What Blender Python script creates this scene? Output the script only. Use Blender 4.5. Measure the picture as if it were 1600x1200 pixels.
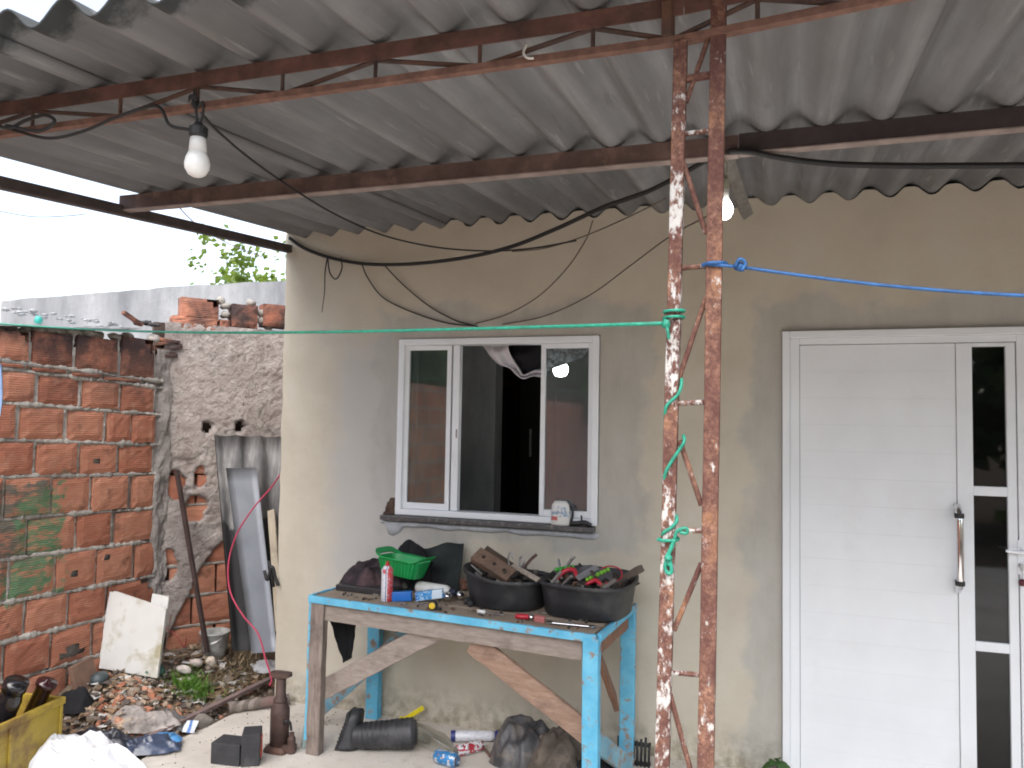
import bpy, math, random
from math import sin, cos, pi, radians, atan2, sqrt
from mathutils import Vector, Matrix, noise, Euler
random.seed(7)
for o in list(bpy.data.objects):
    bpy.data.objects.remove(o)
SC = bpy.context.scene
COL = SC.collection
V = Vector

# ------------------------------------------------------------------ camera
CAM = V((0.0, -4.0121, 1.6269)); YAW, PIT, ROL, FPX = 0.3276, 0.0523, 0.0176, 1228.42
_f = V((-sin(YAW)*cos(PIT), cos(YAW)*cos(PIT), sin(PIT)))
_r = V((cos(YAW), sin(YAW), 0)); _u = _r.cross(_f)
RIGHT = _r*cos(ROL) + _u*sin(ROL); UP = _u*cos(ROL) - _r*sin(ROL); FWD = _f
cd = bpy.data.cameras.new('camera'); cam = bpy.data.objects.new('camera', cd); COL.objects.link(cam)
cd.sensor_width = 36; cd.lens = FPX/1600*36; cd.clip_start = .05; cd.clip_end = 600
m = Matrix.Identity(4)
for i, a in enumerate((RIGHT, UP, -FWD)):
    for j in range(3): m[j][i] = a[j]
m.translation = CAM
cam.matrix_world = m
SC.camera = cam
SC.cycles.filter_width = 1.9          # the phone lens is a little soft

# ------------------------------------------------------------------ world, sun, exposure
SUN_EL, SUN_AZ = radians(56), radians(172)      # azimuth measured clockwise from +Y
w = bpy.data.worlds.new('World'); SC.world = w; w.use_nodes = True
nt = w.node_tree; nt.nodes.clear()
sk = nt.nodes.new('ShaderNodeTexSky'); sk.sky_type = 'NISHITA'; sk.sun_disc = False
sk.sun_elevation = SUN_EL; sk.sun_rotation = SUN_AZ; sk.dust_density = 3.0; sk.air_density = 1.0
hs = nt.nodes.new('ShaderNodeHueSaturation'); hs.inputs['Saturation'].default_value = 0.6
bg = nt.nodes.new('ShaderNodeBackground'); bg.inputs['Strength'].default_value = 0.15
wo = nt.nodes.new('ShaderNodeOutputWorld')
nt.links.new(sk.outputs[0], hs.inputs['Color']); nt.links.new(hs.outputs[0], bg.inputs[0]); nt.links.new(bg.outputs[0], wo.inputs[0])
sd = bpy.data.lights.new('sun', 'SUN'); sun = bpy.data.objects.new('sun', sd); COL.objects.link(sun)
sd.energy = 0.9; sd.angle = radians(70); sd.color = (1, .98, .96)
sdir = V((sin(SUN_AZ)*cos(SUN_EL), cos(SUN_AZ)*cos(SUN_EL), sin(SUN_EL)))
sun.rotation_euler = sdir.to_track_quat('Z', 'Y').to_euler(); sun.location = sdir*30
SC.view_settings.view_transform = 'Standard'; SC.view_settings.look = 'None'
SC.view_settings.gamma = 1; SC.view_settings.use_curve_mapping = False
SC.view_settings.exposure = 1.68

# ------------------------------------------------------------------ helpers: points
def ray(px, py): return FWD + RIGHT*((px-800)/FPX) - UP*((py-600)/FPX)
def at(px, py, X=None, Y=None, Z=None):
    """the world point on the plane X=, Y= or Z= that the photograph shows at this place"""
    d = ray(px, py)
    if X is not None: t = (X-CAM.x)/d.x
    elif Y is not None: t = (Y-CAM.y)/d.y
    else: t = (Z-CAM.z)/d.z
    return CAM + d*t
def nz(p, s=1.0, seed=0.0): return noise.noise(V(p)*s + V((seed*7.3, seed*3.1, seed*1.7)))
def rnd(a, b): return random.uniform(a, b)

# ------------------------------------------------------------------ helpers: meshes
class G:
    def __init__(s): s.v = []; s.f = []
    def add(s, vs, fs):
        o = len(s.v); s.v += [V(p) for p in vs]; s.f += [tuple(i+o for i in f) for f in fs]; return s
    def hexa(s, p):
        return s.add(p, [(0,3,2,1),(4,5,6,7),(0,1,5,4),(1,2,6,5),(2,3,7,6),(3,0,4,7)])
    def box(s, x0, x1, y0, y1, z0, z1):
        return s.hexa([(x0,y0,z0),(x1,y0,z0),(x1,y1,z0),(x0,y1,z0),(x0,y0,z1),(x1,y0,z1),(x1,y1,z1),(x0,y1,z1)])
    def cbox(s, c, size, rot=(0,0,0)):
        R = Euler(rot).to_matrix(); c = V(c); a, b, d = (q/2 for q in size)
        return s.hexa([c+R@V(p) for p in ((-a,-b,-d),(a,-b,-d),(a,b,-d),(-a,b,-d),(-a,-b,d),(a,-b,d),(a,b,d),(-a,b,d))])
    def bar(s, p, q, w, h, up=(0,0,1)):
        p, q = V(p), V(q); d = (q-p).normalized(); u = V(up)
        if abs(d.dot(u)) > .98: u = V((0,1,0))
        a = d.cross(u).normalized(); b = a.cross(d).normalized(); a = a*w/2; b = b*h/2
        return s.hexa([p-a-b, p+a-b, q+a-b, q-a-b, p-a+b, p+a+b, q+a+b, q-a+b])
    def plank(s, p, q, w, h, up=(0,0,1), n=6, wob=.004, seed=0):
        """a bar in n steps with a slightly uneven outline"""
        p, q = V(p), V(q); d = (q-p).normalized(); u = V(up)
        if abs(d.dot(u)) > .98: u = V((0,1,0))
        a = d.cross(u).normalized(); b = a.cross(d).normalized(); vs = []; fs = []
        for i in range(n+1):
            c = p.lerp(q, i/n)
            for k, (x, y) in enumerate(((-1,-1),(1,-1),(1,1),(-1,1))):
                vs.append(c + a*(x*w/2 + wob*nz((i*1.7, k*3.3, seed), .9)) + b*(y*h/2 + wob*.6*nz((i*1.3+9, k*2.1, seed), .9)))
        for i in range(n):
            for k in range(4):
                fs.append((i*4+k, i*4+(k+1)%4, i*4+4+(k+1)%4, i*4+4+k))
        fs += [(3,2,1,0), tuple(n*4+k for k in range(4))]
        return s.add(vs, fs)
    def tube(s, pts, r, n=8, cap=True):
        pts = [V(p) for p in pts]; N = len(pts); vs = []; fs = []
        ref = None
        for i, p in enumerate(pts):
            d = (pts[min(i+1,N-1)] - pts[max(i-1,0)])
            d = d.normalized() if d.length > 1e-9 else V((0,0,1))
            if ref is None: ref = d.orthogonal()
            a = ref - d*ref.dot(d); a = a.normalized() if a.length > 1e-6 else d.orthogonal().normalized()
            ref = a; b = d.cross(a)
            rr = r(i/(N-1)) if callable(r) else r
            for k in range(n):
                t = 2*pi*k/n; vs.append(p + a*(cos(t)*rr) + b*(sin(t)*rr))
        for i in range(N-1):
            for k in range(n):
                fs.append((i*n+k, i*n+(k+1)%n, (i+1)*n+(k+1)%n, (i+1)*n+k))
        if cap: fs += [tuple(range(n-1,-1,-1)), tuple((N-1)*n+k for k in range(n))]
        return s.add(vs, fs)
    def lathe(s, prof, n=16, M=None, sx=1.0, sy=1.0):
        vs = []; fs = []; M = M or Matrix.Identity(4); N = len(prof)
        for r, z in prof:
            for k in range(n):
                t = 2*pi*k/n; vs.append(M @ V((cos(t)*r*sx, sin(t)*r*sy, z)))
        for i in range(N-1):
            for k in range(n): fs.append((i*n+k, i*n+(k+1)%n, (i+1)*n+(k+1)%n, (i+1)*n+k))
        if prof[0][0] > 1e-5: fs.append(tuple(range(n-1,-1,-1)))
        if prof[-1][0] > 1e-5: fs.append(tuple((N-1)*n+k for k in range(n)))
        return s.add(vs, fs)
    def grid(s, nu, nv, fn, skip=None, wrap=False):
        vs = [fn(i/nu, j/nv) for j in range(nv+1) for i in range(nu+1)]; fs = []
        for j in range(nv):
            for i in range(nu):
                if skip and skip((i+.5)/nu, (j+.5)/nv): continue
                a = j*(nu+1)+i; fs.append((a, a+1, a+nu+2, a+nu+1))
        return s.add(vs, fs)
    def blob(s, c, r, seed=0, amp=.3, n=7, m=5, sc=(1,1,1), freq=1.3, rot=None):
        c = V(c); vs = []; fs = []; R = Euler(rot).to_matrix() if rot else None
        for j in range(m+1):
            ph = pi*j/m
            for k in range(n):
                t = 2*pi*k/n; d = V((sin(ph)*cos(t), sin(ph)*sin(t), cos(ph)))
                q = d*(r*(1+amp*nz(d, freq, seed+1.3))); q = V((q.x*sc[0], q.y*sc[1], q.z*sc[2]))
                vs.append(c + (R@q if R else q))
        for j in range(m):
            for k in range(n): fs.append((j*n+k, (j+1)*n+k, (j+1)*n+(k+1)%n, j*n+(k+1)%n))
        return s.add(vs, fs)
    def build(s, name, mat, parent=None, org=None, smooth=False, bevel=0, solid=0, sub=0, label=None):
        if parent is not None: org = parent['_o'] if '_o' in parent else (0,0,0)
        org = V(org) if org is not None else V((0,0,0))
        me = bpy.data.meshes.new(name)
        me.from_pydata([p-org for p in s.v], [], s.f); me.validate()
        if smooth: me.shade_smooth() if hasattr(me, 'shade_smooth') else [setattr(p, 'use_smooth', True) for p in me.polygons]
        me.materials.append(mat)
        o = bpy.data.objects.new(name, me); COL.objects.link(o)
        if parent is None: o.location = org; o['_o'] = tuple(org)
        else: o.parent = parent; o['_o'] = tuple(org)
        if solid:
            md = o.modifiers.new('solid', 'SOLIDIFY'); md.thickness = solid; md.offset = 0
        if sub:
            md = o.modifiers.new('sub', 'SUBSURF'); md.levels = sub; md.render_levels = sub
        if bevel:
            md = o.modifiers.new('bevel', 'BEVEL'); md.width = bevel; md.segments = 2; md.limit_method = 'ANGLE'; md.angle_limit = radians(35)
        if label: o['label'] = label
        return o
def tag(o, label, cat, group=None):
    o['label'] = label; o['category'] = cat
    if group: o['group'] = group
    return o
def thing(name, label, cat, loc=(0,0,0), group=None):
    o = bpy.data.objects.new(name, None); COL.objects.link(o); o.location = loc; o['_o'] = tuple(loc)
    o.empty_display_size = .1
    return tag(o, label, cat, group)
def structure(o): o['kind'] = 'structure'; return o
def stuff(o): o['kind'] = 'stuff'; return o
def smooth_path(pts, n=8):
    """Catmull-Rom through the points"""
    pts = [V(p) for p in pts]; P = [pts[0]*2-pts[1]] + pts + [pts[-1]*2-pts[-2]]; out = []
    for i in range(1, len(P)-2):
        for k in range(n):
            t = k/n; a, b, c, d = P[i-1:i+3]
            out.append(.5*((2*b) + (c-a)*t + (2*a-5*b+4*c-d)*t*t + (3*b-a-3*c+d)*t**3))
    return out + [pts[-1]]

# ------------------------------------------------------------------ helpers: materials
class NT:
    def __init__(s, name):
        s.m = bpy.data.materials.new(name); s.m.use_nodes = True; s.t = s.m.node_tree; s.t.nodes.clear()
        s.out = s.n('ShaderNodeOutputMaterial'); s.b = s.n('ShaderNodeBsdfPrincipled'); s.l(s.b.outputs[0], s.out.inputs[0])
    def n(s, ty, **k):
        x = s.t.nodes.new(ty)
        for a, b in k.items(): setattr(x, a, b)
        return x
    def l(s, a, b): s.t.links.new(a, b)
    def coord(s, which='Object', scale=(1,1,1), rot=(0,0,0)):
        mp = s.n('ShaderNodeMapping'); mp.inputs['Scale'].default_value = scale; mp.inputs['Rotation'].default_value = rot
        if which == 'World': g = s.n('ShaderNodeNewGeometry'); s.l(g.outputs['Position'], mp.inputs[0])
        else: g = s.n('ShaderNodeTexCoord'); s.l(g.outputs[which], mp.inputs[0])
        return mp.outputs[0]
    def noise(s, co, scale, detail=4, rough=.55, dist=0):
        x = s.n('ShaderNodeTexNoise'); s.l(co, x.inputs['Vector'])
        x.inputs['Scale'].default_value = scale; x.inputs['Detail'].default_value = detail
        x.inputs['Roughness'].default_value = rough; x.inputs['Distortion'].default_value = dist
        return x.outputs['Fac']
    def ramp(s, fac, stops, interp='LINEAR'):
        x = s.n('ShaderNodeValToRGB'); s.l(fac, x.inputs[0]); cr = x.color_ramp; cr.interpolation = interp
        while len(cr.elements) < len(stops): cr.elements.new(.5)
        for e, (p, c) in zip(cr.elements, stops):
            e.position = p; e.color = (c, c, c, 1) if not hasattr(c, '__len__') else (c[0], c[1], c[2], 1)
        return x.outputs[0]
    def mix(s, fac, a, b, mode='MIX'):
        x = s.n('ShaderNodeMix', data_type='RGBA', blend_type=mode)
        for i, q in ((0, fac), (6, a), (7, b)):
            if hasattr(q, 'is_linked') or hasattr(q, 'links'): s.l(q, x.inputs[i])
            else: x.inputs[i].default_value = q if i == 0 else ((q, q, q, 1) if not hasattr(q, '__len__') else (q[0], q[1], q[2], 1))
        return x.outputs[2]
    def math(s, op, a, b=0.0, c=None, clamp=False):
        x = s.n('ShaderNodeMath', operation=op, use_clamp=clamp)
        for i, q in enumerate((a, b) if c is None else (a, b, c)):
            if hasattr(q, 'links'): s.l(q, x.inputs[i])
            else: x.inputs[i].default_value = q
        return x.outputs[0]
    def bump(s, h, strength=.3, dist=.01):
        x = s.n('ShaderNodeBump'); x.inputs['Strength'].default_value = strength; x.inputs['Distance'].default_value = dist
        s.l(h, x.inputs['Height']); s.l(x.outputs[0], s.b.inputs['Normal'])
    def col(s, c):
        if hasattr(c, 'links'): s.l(c, s.b.inputs['Base Color'])
        else: s.b.inputs['Base Color'].default_value = (c[0], c[1], c[2], 1)
    def rough(s, r):
        if hasattr(r, 'links'): s.l(r, s.b.inputs['Roughness'])
        else: s.b.inputs['Roughness'].default_value = r
    def xyz(s):
        g = s.n('ShaderNodeNewGeometry'); x = s.n('ShaderNodeSeparateXYZ'); s.l(g.outputs['Position'], x.inputs[0]); return x.outputs
_mc = {}
def simple(name, c, rough=.6, metal=0.0, var=.25, scale=14, bump=.15, stretch=(1,1,1), dirt=None, dirt_amt=.5, dscale=6, spec=.5, bscale=None):
    """base colour with two noises of variation, optional dirt colour in patches, fine relief"""
    if name in _mc: return _mc[name]
    t = NT(name); co = t.coord('Object', stretch)
    n1 = t.noise(co, scale, 6)
    lo = [x*(1-var) for x in c]; hi = [min(1, x*(1+var)) for x in c]
    k = t.ramp(n1, [(.3, lo), (.7, hi)])
    if dirt:
        n2 = t.noise(co, dscale, 8, .65)
        f = t.ramp(n2, [(.62-.3*dirt_amt, 0.0), (.75-.2*dirt_amt, 1.0)])
        k = t.mix(f, k, dirt)
    t.col(k); t.rough(t.math('MULTIPLY_ADD', n1, .2, rough-.1)); t.b.inputs['Metallic'].default_value = metal
    t.b.inputs['Specular IOR Level'].default_value = spec
    if bump: t.bump(t.noise(co, bscale or scale*4, 5), bump, .006)
    _mc[name] = t.m; return t.m
def cloth(name, c, var=.25, dirt=None):
    return simple(name, c, .9, 0, var, 9, .25, dirt=dirt, dirt_amt=.35, spec=.15, bscale=60)
def plastic(name, c, rough=.4, dirt=None, amt=.35): return simple(name, c, rough, 0, .12, 20, .05, dirt=dirt, dirt_amt=amt)

def m_facade():
    t = NT('painted_render'); x, y, z = t.xyz(); co = t.coord('World')
    wob = t.math('MULTIPLY_ADD', t.noise(co, 2.6, 5, .6), .5, -.25)
    wob2 = t.math('MULTIPLY_ADD', t.noise(co, 9, 3, .5), .06, -.03)
    wob = t.math('ADD', wob, wob2)
    def boxd(cx, cz, hw, hh):
        dx = t.math('SUBTRACT', t.math('ABSOLUTE', t.math('SUBTRACT', x, cx)), hw)
        dz = t.math('SUBTRACT', t.math('ABSOLUTE', t.math('SUBTRACT', z, cz)), hh)
        return t.math('MAXIMUM', dx, dz)
    dw = t.math('ADD', boxd(-1.40, 1.62, .62, .50), wob)
    dd = t.math('ADD', boxd(.54, .95, .53, 1.16), wob)
    d3 = t.math('ADD', boxd(-2.15, 1.35, .16, .62), t.math('MULTIPLY', wob, 1.1))      # pale skim left of the window
    cem = t.ramp(t.math('MINIMUM', dw, dd), [(.12, .72), (.175, 0.0)])
    skim = t.ramp(d3, [(.08, .75), (.22, 0.0)])
    n1 = t.noise(co, 3.5, 7, .6); n2 = t.noise(co, 16, 6, .6); n3 = t.noise(t.coord('World', (2.0, 1, .7)), 3.4, 8, .7)
    cream = t.ramp(n1, [(.3, (.47, .425, .345)), (.55, (.53, .487, .40)), (.75, (.56, .525, .45))])
    cement = t.ramp(n3, [(.28, (.32, .31, .285)), (.5, (.40, .39, .362)), (.72, (.46, .45, .425))])
    k = t.mix(skim, cream, (.45, .445, .435))
    k = t.mix(cem, k, cement)
    # small scuffs, and grime where rain splashes the foot of the wall
    sc = t.ramp(t.noise(co, 30, 3, .7), [(.70, 0.0), (.76, .35)])
    k = t.mix(sc, k, (.17, .13, .10))
    foot = t.math('MULTIPLY', t.ramp(z, [(.0, 1.0), (.22, 0.0)]), t.ramp(n2, [(.38, 0.0), (.62, .75)]))
    k = t.mix(foot, k, (.16, .14, .09))
    top = t.math('MULTIPLY', t.ramp(t.math('SUBTRACT', z, 2.0), [(.1, 0.0), (.75, .32)]), t.ramp(n1, [(.35, .3), (.65, 1.0)]))
    k = t.mix(top, k, (.45, .40, .32))
    t.col(k); t.rough(.88); t.b.inputs['Specular IOR Level'].default_value = .25
    h = t.math('ADD', t.math('MULTIPLY', t.noise(co, 7, 6, .6), .8), t.math('MULTIPLY', t.noise(co, 90, 3), .12))
    t.bump(h, .35, .012)
    return t.m
def m_fibro(name='fibre_cement', streak='Y', base=.98):
    t = NT(name)
    sc = {'Y': (5.5, .35, 1.5), 'Z': (5.5, 5.5, .35)}[streak]
    co = t.coord('World', sc); cw = t.coord('World')
    n1 = t.noise(co, 2.2, 8, .62, .2); n2 = t.noise(cw, 2.2, 6, .6); n3 = t.noise(t.coord('World', tuple(q*3 for q in sc)), 3, 6, .6)
    b = base
    big = t.noise(t.coord('World', (4.2, .12, .5)), 1.6, 3, .5)
    k = t.ramp(n1, [(.26, (.125*b, .126*b, .13*b)), (.44, (.185*b, .187*b, .192*b)), (.60, (.235*b, .238*b, .243*b)), (.78, (.32*b, .323*b, .328*b))])
    k = t.mix(t.ramp(big, [(.34, .55), (.54, 0.0)]), k, (.11*b, .11*b, .115*b))
    k = t.mix(t.ramp(n2, [(.40, .0), (.72, .55)]), k, (.135*b, .125*b, .118*b))
    k = t.mix(t.ramp(n3, [(.60, 0.0), (.74, .40)]), k, (.50*b, .49*b, .48*b))
    k = t.mix(t.ramp(t.noise(co, 4.5, 5, .7), [(.60, 0.0), (.72, .5)]), k, (.06, .057, .056))
    X_, Y_, Z_ = t.xyz()          # black mould along the wet front edge
    k = t.mix(t.ramp(t.math('ADD', t.math('ADD', Y_, 2.66), t.math('MULTIPLY_ADD', t.noise(cw, 8, 5, .65), .26, -.13)), [(.0, .9), (.05, 0.0)]), k, (.03, .034, .034))
    t.col(k); t.rough(.85); t.b.inputs['Specular IOR Level'].default_value = .3
    t.bump(t.math('ADD', t.noise(t.coord('World', sc), 14, 5), t.math('MULTIPLY', t.noise(cw, 120, 3), .5)), .25, .004)
    return t.m
def m_rust(name, paint, amount, paintcol=(.55, .53, .50), seed=0.0):
    t = NT(name); co = t.coord('Object'); mp = t.coord('World', (1, 1, .55))
    n1 = t.noise(mp, 75+seed, 5, .7); n2 = t.noise(t.coord('World'), 7+seed*.3, 4, .6)
    s = t.math('ADD', t.math('MULTIPLY', n1, .55), t.math('MULTIPLY', n2, .45))
    rust = t.ramp(t.noise(co, 105, 5, .75), [(.3, (.075, .036, .030)), (.5, (.165, .084, .060)), (.7, (.33, .185, .13))])
    n5 = t.noise(mp, 13, 5, .65)
    rust = t.mix(t.ramp(n5, [(.40, .75), (.56, 0.0)]), rust, (.085, .036, .032)); rust = t.mix(t.ramp(n5, [(.54, 0.0), (.66, .6)]), rust, (.34, .17, .085))
    X_, Y_, Z_ = t.xyz()
    if seed == 0: s = t.math('SUBTRACT', s, t.ramp(t.math('SUBTRACT', Z_, 1.5), [(.66, 0.0), (.70, .10), (.735, .10), (.75, .0), (.82, -.0), (.85, .12)]))
    f = t.ramp(s, [(amount-.025, 0.0), (amount+.03, 1.0)])
    pc = t.mix(t.noise(co, 40, 3), tuple(q*.8 for q in paintcol), paintcol)
    t.col(t.mix(f, rust, pc) if paint else rust); t.rough(.85)
    t.b.inputs['Specular IOR Level'].default_value = .2
    t.bump(t.math('ADD', n1, t.math('MULTIPLY', t.noise(co, 150, 3), .6)), .5, .003)
    return t.m
def m_brick():
    t = NT('hollow_clay_brick'); x, y, z = t.xyz(); co = t.coord('World')
    oi = t.n('ShaderNodeObjectInfo'); rv = oi.outputs['Random']
    a = t.mix(rv, (.37, .145, .09), (.50, .235, .15))
    n1 = t.noise(t.coord('World', (1, 1, 5)), 6, 6, .6)
    a = t.mix(t.ramp(n1, [(.3, .55), (.7, 0.0)]), a, (.30, .10, .06))
    a = t.mix(t.ramp(t.noise(co, 11, 6, .65), [(.52, 0.0), (.72, .5)]), a, (.53, .30, .20))
    # soot: a fire once burnt against the top of the wall
    top = t.ramp(t.math('SUBTRACT', z, 1.2), [(.35, 0.05), (.85, .95)])
    sn = t.ramp(t.noise(co, 4.2, 5, .65), [(.36, 0.0), (.60, 1.0)])
    a = t.mix(t.math('MULTIPLY', top, sn), a, (.040, .030, .03))
    edge = t.ramp(t.noise(co, 8, 5, .6), [(.60, 0.0), (.68, .45)])
    a = t.mix(edge, a, (.07, .04, .032))
    # old green paint brushed over a few bricks near the left
    gb = t.math('MAXIMUM', t.math('SUBTRACT', t.math('ABSOLUTE', t.math('ADD', y, .95)), .24), t.math('SUBTRACT', t.math('ABSOLUTE', t.math('SUBTRACT', z, .99)), .28))
    gb = t.math('ADD', gb, t.math('MULTIPLY_ADD', t.noise(co, 7, 5, .65), .5, -.25))
    gr = t.mix(t.ramp(t.noise(co, 3.3, 2), [(.45, 0.0), (.55, 1.0)]), (.075, .10, .085), (.06, .19, .10))
    a = t.mix(t.math('MULTIPLY', t.ramp(gb, [(-.02, .9), (.03, 0.0)]), t.ramp(t.noise(t.coord('World', (1, 1, 4)), 9, 5, .7), [(.40, .12), (.52, .95)])), a, gr)
    t.col(a); t.rough(.85); t.b.inputs['Specular IOR Level'].default_value = .25
    wv = t.n('ShaderNodeTexWave', wave_type='BANDS', bands_direction='Z'); t.l(co, wv.inputs[0])
    wv.inputs['Scale'].default_value = 26; wv.inputs['Distortion'].default_value = 1.2
    t.bump(t.math('ADD', t.math('MULTIPLY', wv.outputs['Fac'], .5), t.noise(co, 60, 5)), .45, .006)
    return t.m
def m_mortar(name, a, b, c, dark=.4, gran=.7):
    t = NT(name); co = t.coord('World')
    n1 = t.noise(co, 10, 7, .65); n2 = t.noise(co, 2.5, 5, .6)
    k = t.ramp(n1, [(.3, a), (.5, b), (.7, c)])
    k = t.mix(t.math('MULTIPLY', t.ramp(n2, [(.45, 0.0), (.68, 1.0)]), dark*1.4, clamp=True), k, (.09, .075, .07))
    t.col(k); t.rough(.95); t.b.inputs['Specular IOR Level'].default_value = .15
    t.bump(t.math('ADD', n1, t.math('MULTIPLY', t.noise(co, 55, 5, .7), gran)), .9, .018)
    return t.m
def m_concrete():
    t = NT('cast_concrete'); co = t.coord('World'); cs = t.coord('World', (1, 1, .3))
    k = t.ramp(t.noise(cs, 3, 7, .6), [(.3, (.17, .175, .185)), (.5, (.29, .295, .30)), (.72, (.43, .43, .435))])
    k = t.mix(t.ramp(t.noise(co, 12, 6, .65), [(.5, 0.0), (.7, .6)]), k, (.24, .245, .25))
    t.col(k); t.rough(.9); t.bump(t.noise(co, 20, 7, .65), .4, .01)
    return t.m
def m_patio():
    t = NT('patio_screed'); co = t.coord('World')
    k = t.ramp(t.noise(co, 2.2, 8, .6), [(.3, (.45, .41, .355)), (.5, (.55, .51, .455)), (.72, (.62, .585, .53))])
    k = t.mix(t.ramp(t.noise(co, 9, 7, .7), [(.55, 0.0), (.75, .55)]), k, (.25, .215, .17))
    k = t.mix(t.ramp(t.noise(co, 70, 3, .7), [(.66, 0.0), (.72, .5)]), k, (.13, .11, .09))
    t.col(k); t.rough(.85); t.b.inputs['Specular IOR Level'].default_value = .25
    t.bump(t.math('ADD', t.noise(co, 8, 7, .6), t.math('MULTIPLY', t.noise(co, 110, 3), .25)), .3, .01)
    return t.m
def m_dirt():
    t = NT('littered_soil'); co = t.coord('World')
    k = t.ramp(t.noise(co, 5, 8, .7), [(.28, (.05, .037, .027)), (.48, (.13, .095, .068)), (.62, (.20, .155, .115)), (.8, (.31, .26, .21))])
    k = t.mix(t.ramp(t.noise(co, 28, 5, .7), [(.58, 0.0), (.7, .7)]), k, (.24, .19, .15))
    t.col(k); t.rough(.95); t.b.inputs['Specular IOR Level'].default_value = .1
    t.bump(t.math('ADD', t.noise(co, 22, 7, .7), t.noise(co, 90, 4)), .9, .02)
    return t.m
def m_islands(name, cols, rough=.9, bump=.6):
    """every loose piece of a joined mesh gets its own colour from the list"""
    t = NT(name); g = t.n('ShaderNodeNewGeometry'); co = t.coord('World')
    k = t.ramp(g.outputs['Random Per Island'], [(i/len(cols), c) for i, c in enumerate(cols)], 'CONSTANT')
    n = t.noise(co, 25, 6, .65)
    k = t.mix(t.ramp(n, [(.3, .6), (.65, 0.0)]), k, t.mix(.5, k, (.03, .025, .02)))
    t.col(k); t.rough(rough); t.b.inputs['Specular IOR Level'].default_value = .2
    if bump: t.bump(n, bump, .01)
    return t.m
def m_wood(name, a, b, dirt=(.10, .075, .06), along=(1, 1, 1), paint=None, pamt=.5):
    t = NT(name); co = t.coord('Object', along); cw = t.coord('Object')
    n1 = t.noise(co, 9, 7, .65, .3); n2 = t.noise(cw, 7, 6, .6)
    k = t.ramp(n1, [(.28, a), (.72, b)])
    k = t.mix(t.ramp(n2, [(.5, 0.0), (.74, .7)]), k, dirt)
    if paint:
        f = t.ramp(t.math('ADD', t.math('MULTIPLY', t.noise(cw, 14, 7, .7), .6), t.math('MULTIPLY', t.noise(co, 22, 4), .4)), [(pamt-.03, 1.0), (pamt+.03, 0.0)])
        pn = t.mix(t.ramp(t.noise(cw, 11, 5, .6), [(.35, 0.0), (.7, 1.0)]), paint[0], paint[1])
        k = t.mix(f, k, pn)
    t.col(k); t.rough(.75); t.b.inputs['Specular IOR Level'].default_value = .3
    t.bump(t.math('ADD', n1, t.math('MULTIPLY', t.noise(cw, 60, 4), .3)), .4, .004)
    return t.m
def m_glass(name, tint, refl, dust, dustcol=(.35, .36, .36), rough=.03):
    """a dusty window pane: see-through, mirror-like at a glance, a film of dust on it"""
    t = NT(name); t.t.nodes.remove(t.b)
    tr = t.n('ShaderNodeBsdfTransparent'); tr.inputs[0].default_value = (*tint, 1)
    gl = t.n('ShaderNodeBsdfGlossy'); gl.inputs['Roughness'].default_value = rough; gl.inputs[0].default_value = (.95, .97, 1, 1)
    df = t.n('ShaderNodeBsdfDiffuse'); df.inputs[0].default_value = (*dustcol, 1)
    fr = t.n('ShaderNodeFresnel'); fr.inputs['IOR'].default_value = 1.5
    m1 = t.n('ShaderNodeMixShader'); m2 = t.n('ShaderNodeMixShader')
    t.l(t.math('MULTIPLY_ADD', fr.outputs[0], 1.2, refl, clamp=True), m1.inputs[0]); t.l(tr.outputs[0], m1.inputs[1]); t.l(gl.outputs[0], m1.inputs[2])
    f = t.math('MULTIPLY', t.noise(t.coord('World'), 4, 6, .65), dust*2)
    t.l(f, m2.inputs[0]); t.l(m1.outputs[0], m2.inputs[1]); t.l(df.outputs[0], m2.inputs[2]); t.l(m2.outputs[0], t.out.inputs[0])
    return t.m
def m_leaf(name, a, b, trans=.4):
    t = NT(name); g = t.n('ShaderNodeNewGeometry')
    k = t.mix(g.outputs['Random Per Island'], a, b); t.col(k); t.rough(.5)
    tl = t.n('ShaderNodeBsdfTranslucent'); t.l(t.mix(.5, k, (b[0]*1.6, b[1]*1.5, b[2]*.6)), tl.inputs[0])
    mx = t.n('ShaderNodeMixShader'); mx.inputs[0].default_value = trans
    t.l(t.b.outputs[0], mx.inputs[1]); t.l(tl.outputs[0], mx.inputs[2]); t.l(mx.outputs[0], t.out.inputs[0])
    return t.m
def m_emit(name, c, s):
    t = NT(name); t.b.inputs['Emission Color'].default_value = (*c, 1); t.b.inputs['Emission Strength'].default_value = s
    t.col(c); return t.m
def m_bands(name, stops, axis='Z', rough=.35, metal=0.0, spot=None):
    """a printed label: colour bands along one local axis, with blots of ink"""
    t = NT(name); x = t.n('ShaderNodeTexCoord'); s = t.n('ShaderNodeSeparateXYZ'); t.l(x.outputs['Generated'], s.inputs[0])
    k = t.ramp(s.outputs['XYZ'.index(axis)], stops, 'CONSTANT')
    if spot:
        f = t.ramp(t.noise(t.coord('Generated', spot[2]), spot[1], 2, .5), [(.52, 0.0), (.55, 1.0)])
        k = t.mix(f, k, spot[0])
    t.col(k); t.rough(rough); t.b.inputs['Metallic'].default_value = metal
    return t.m

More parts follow.
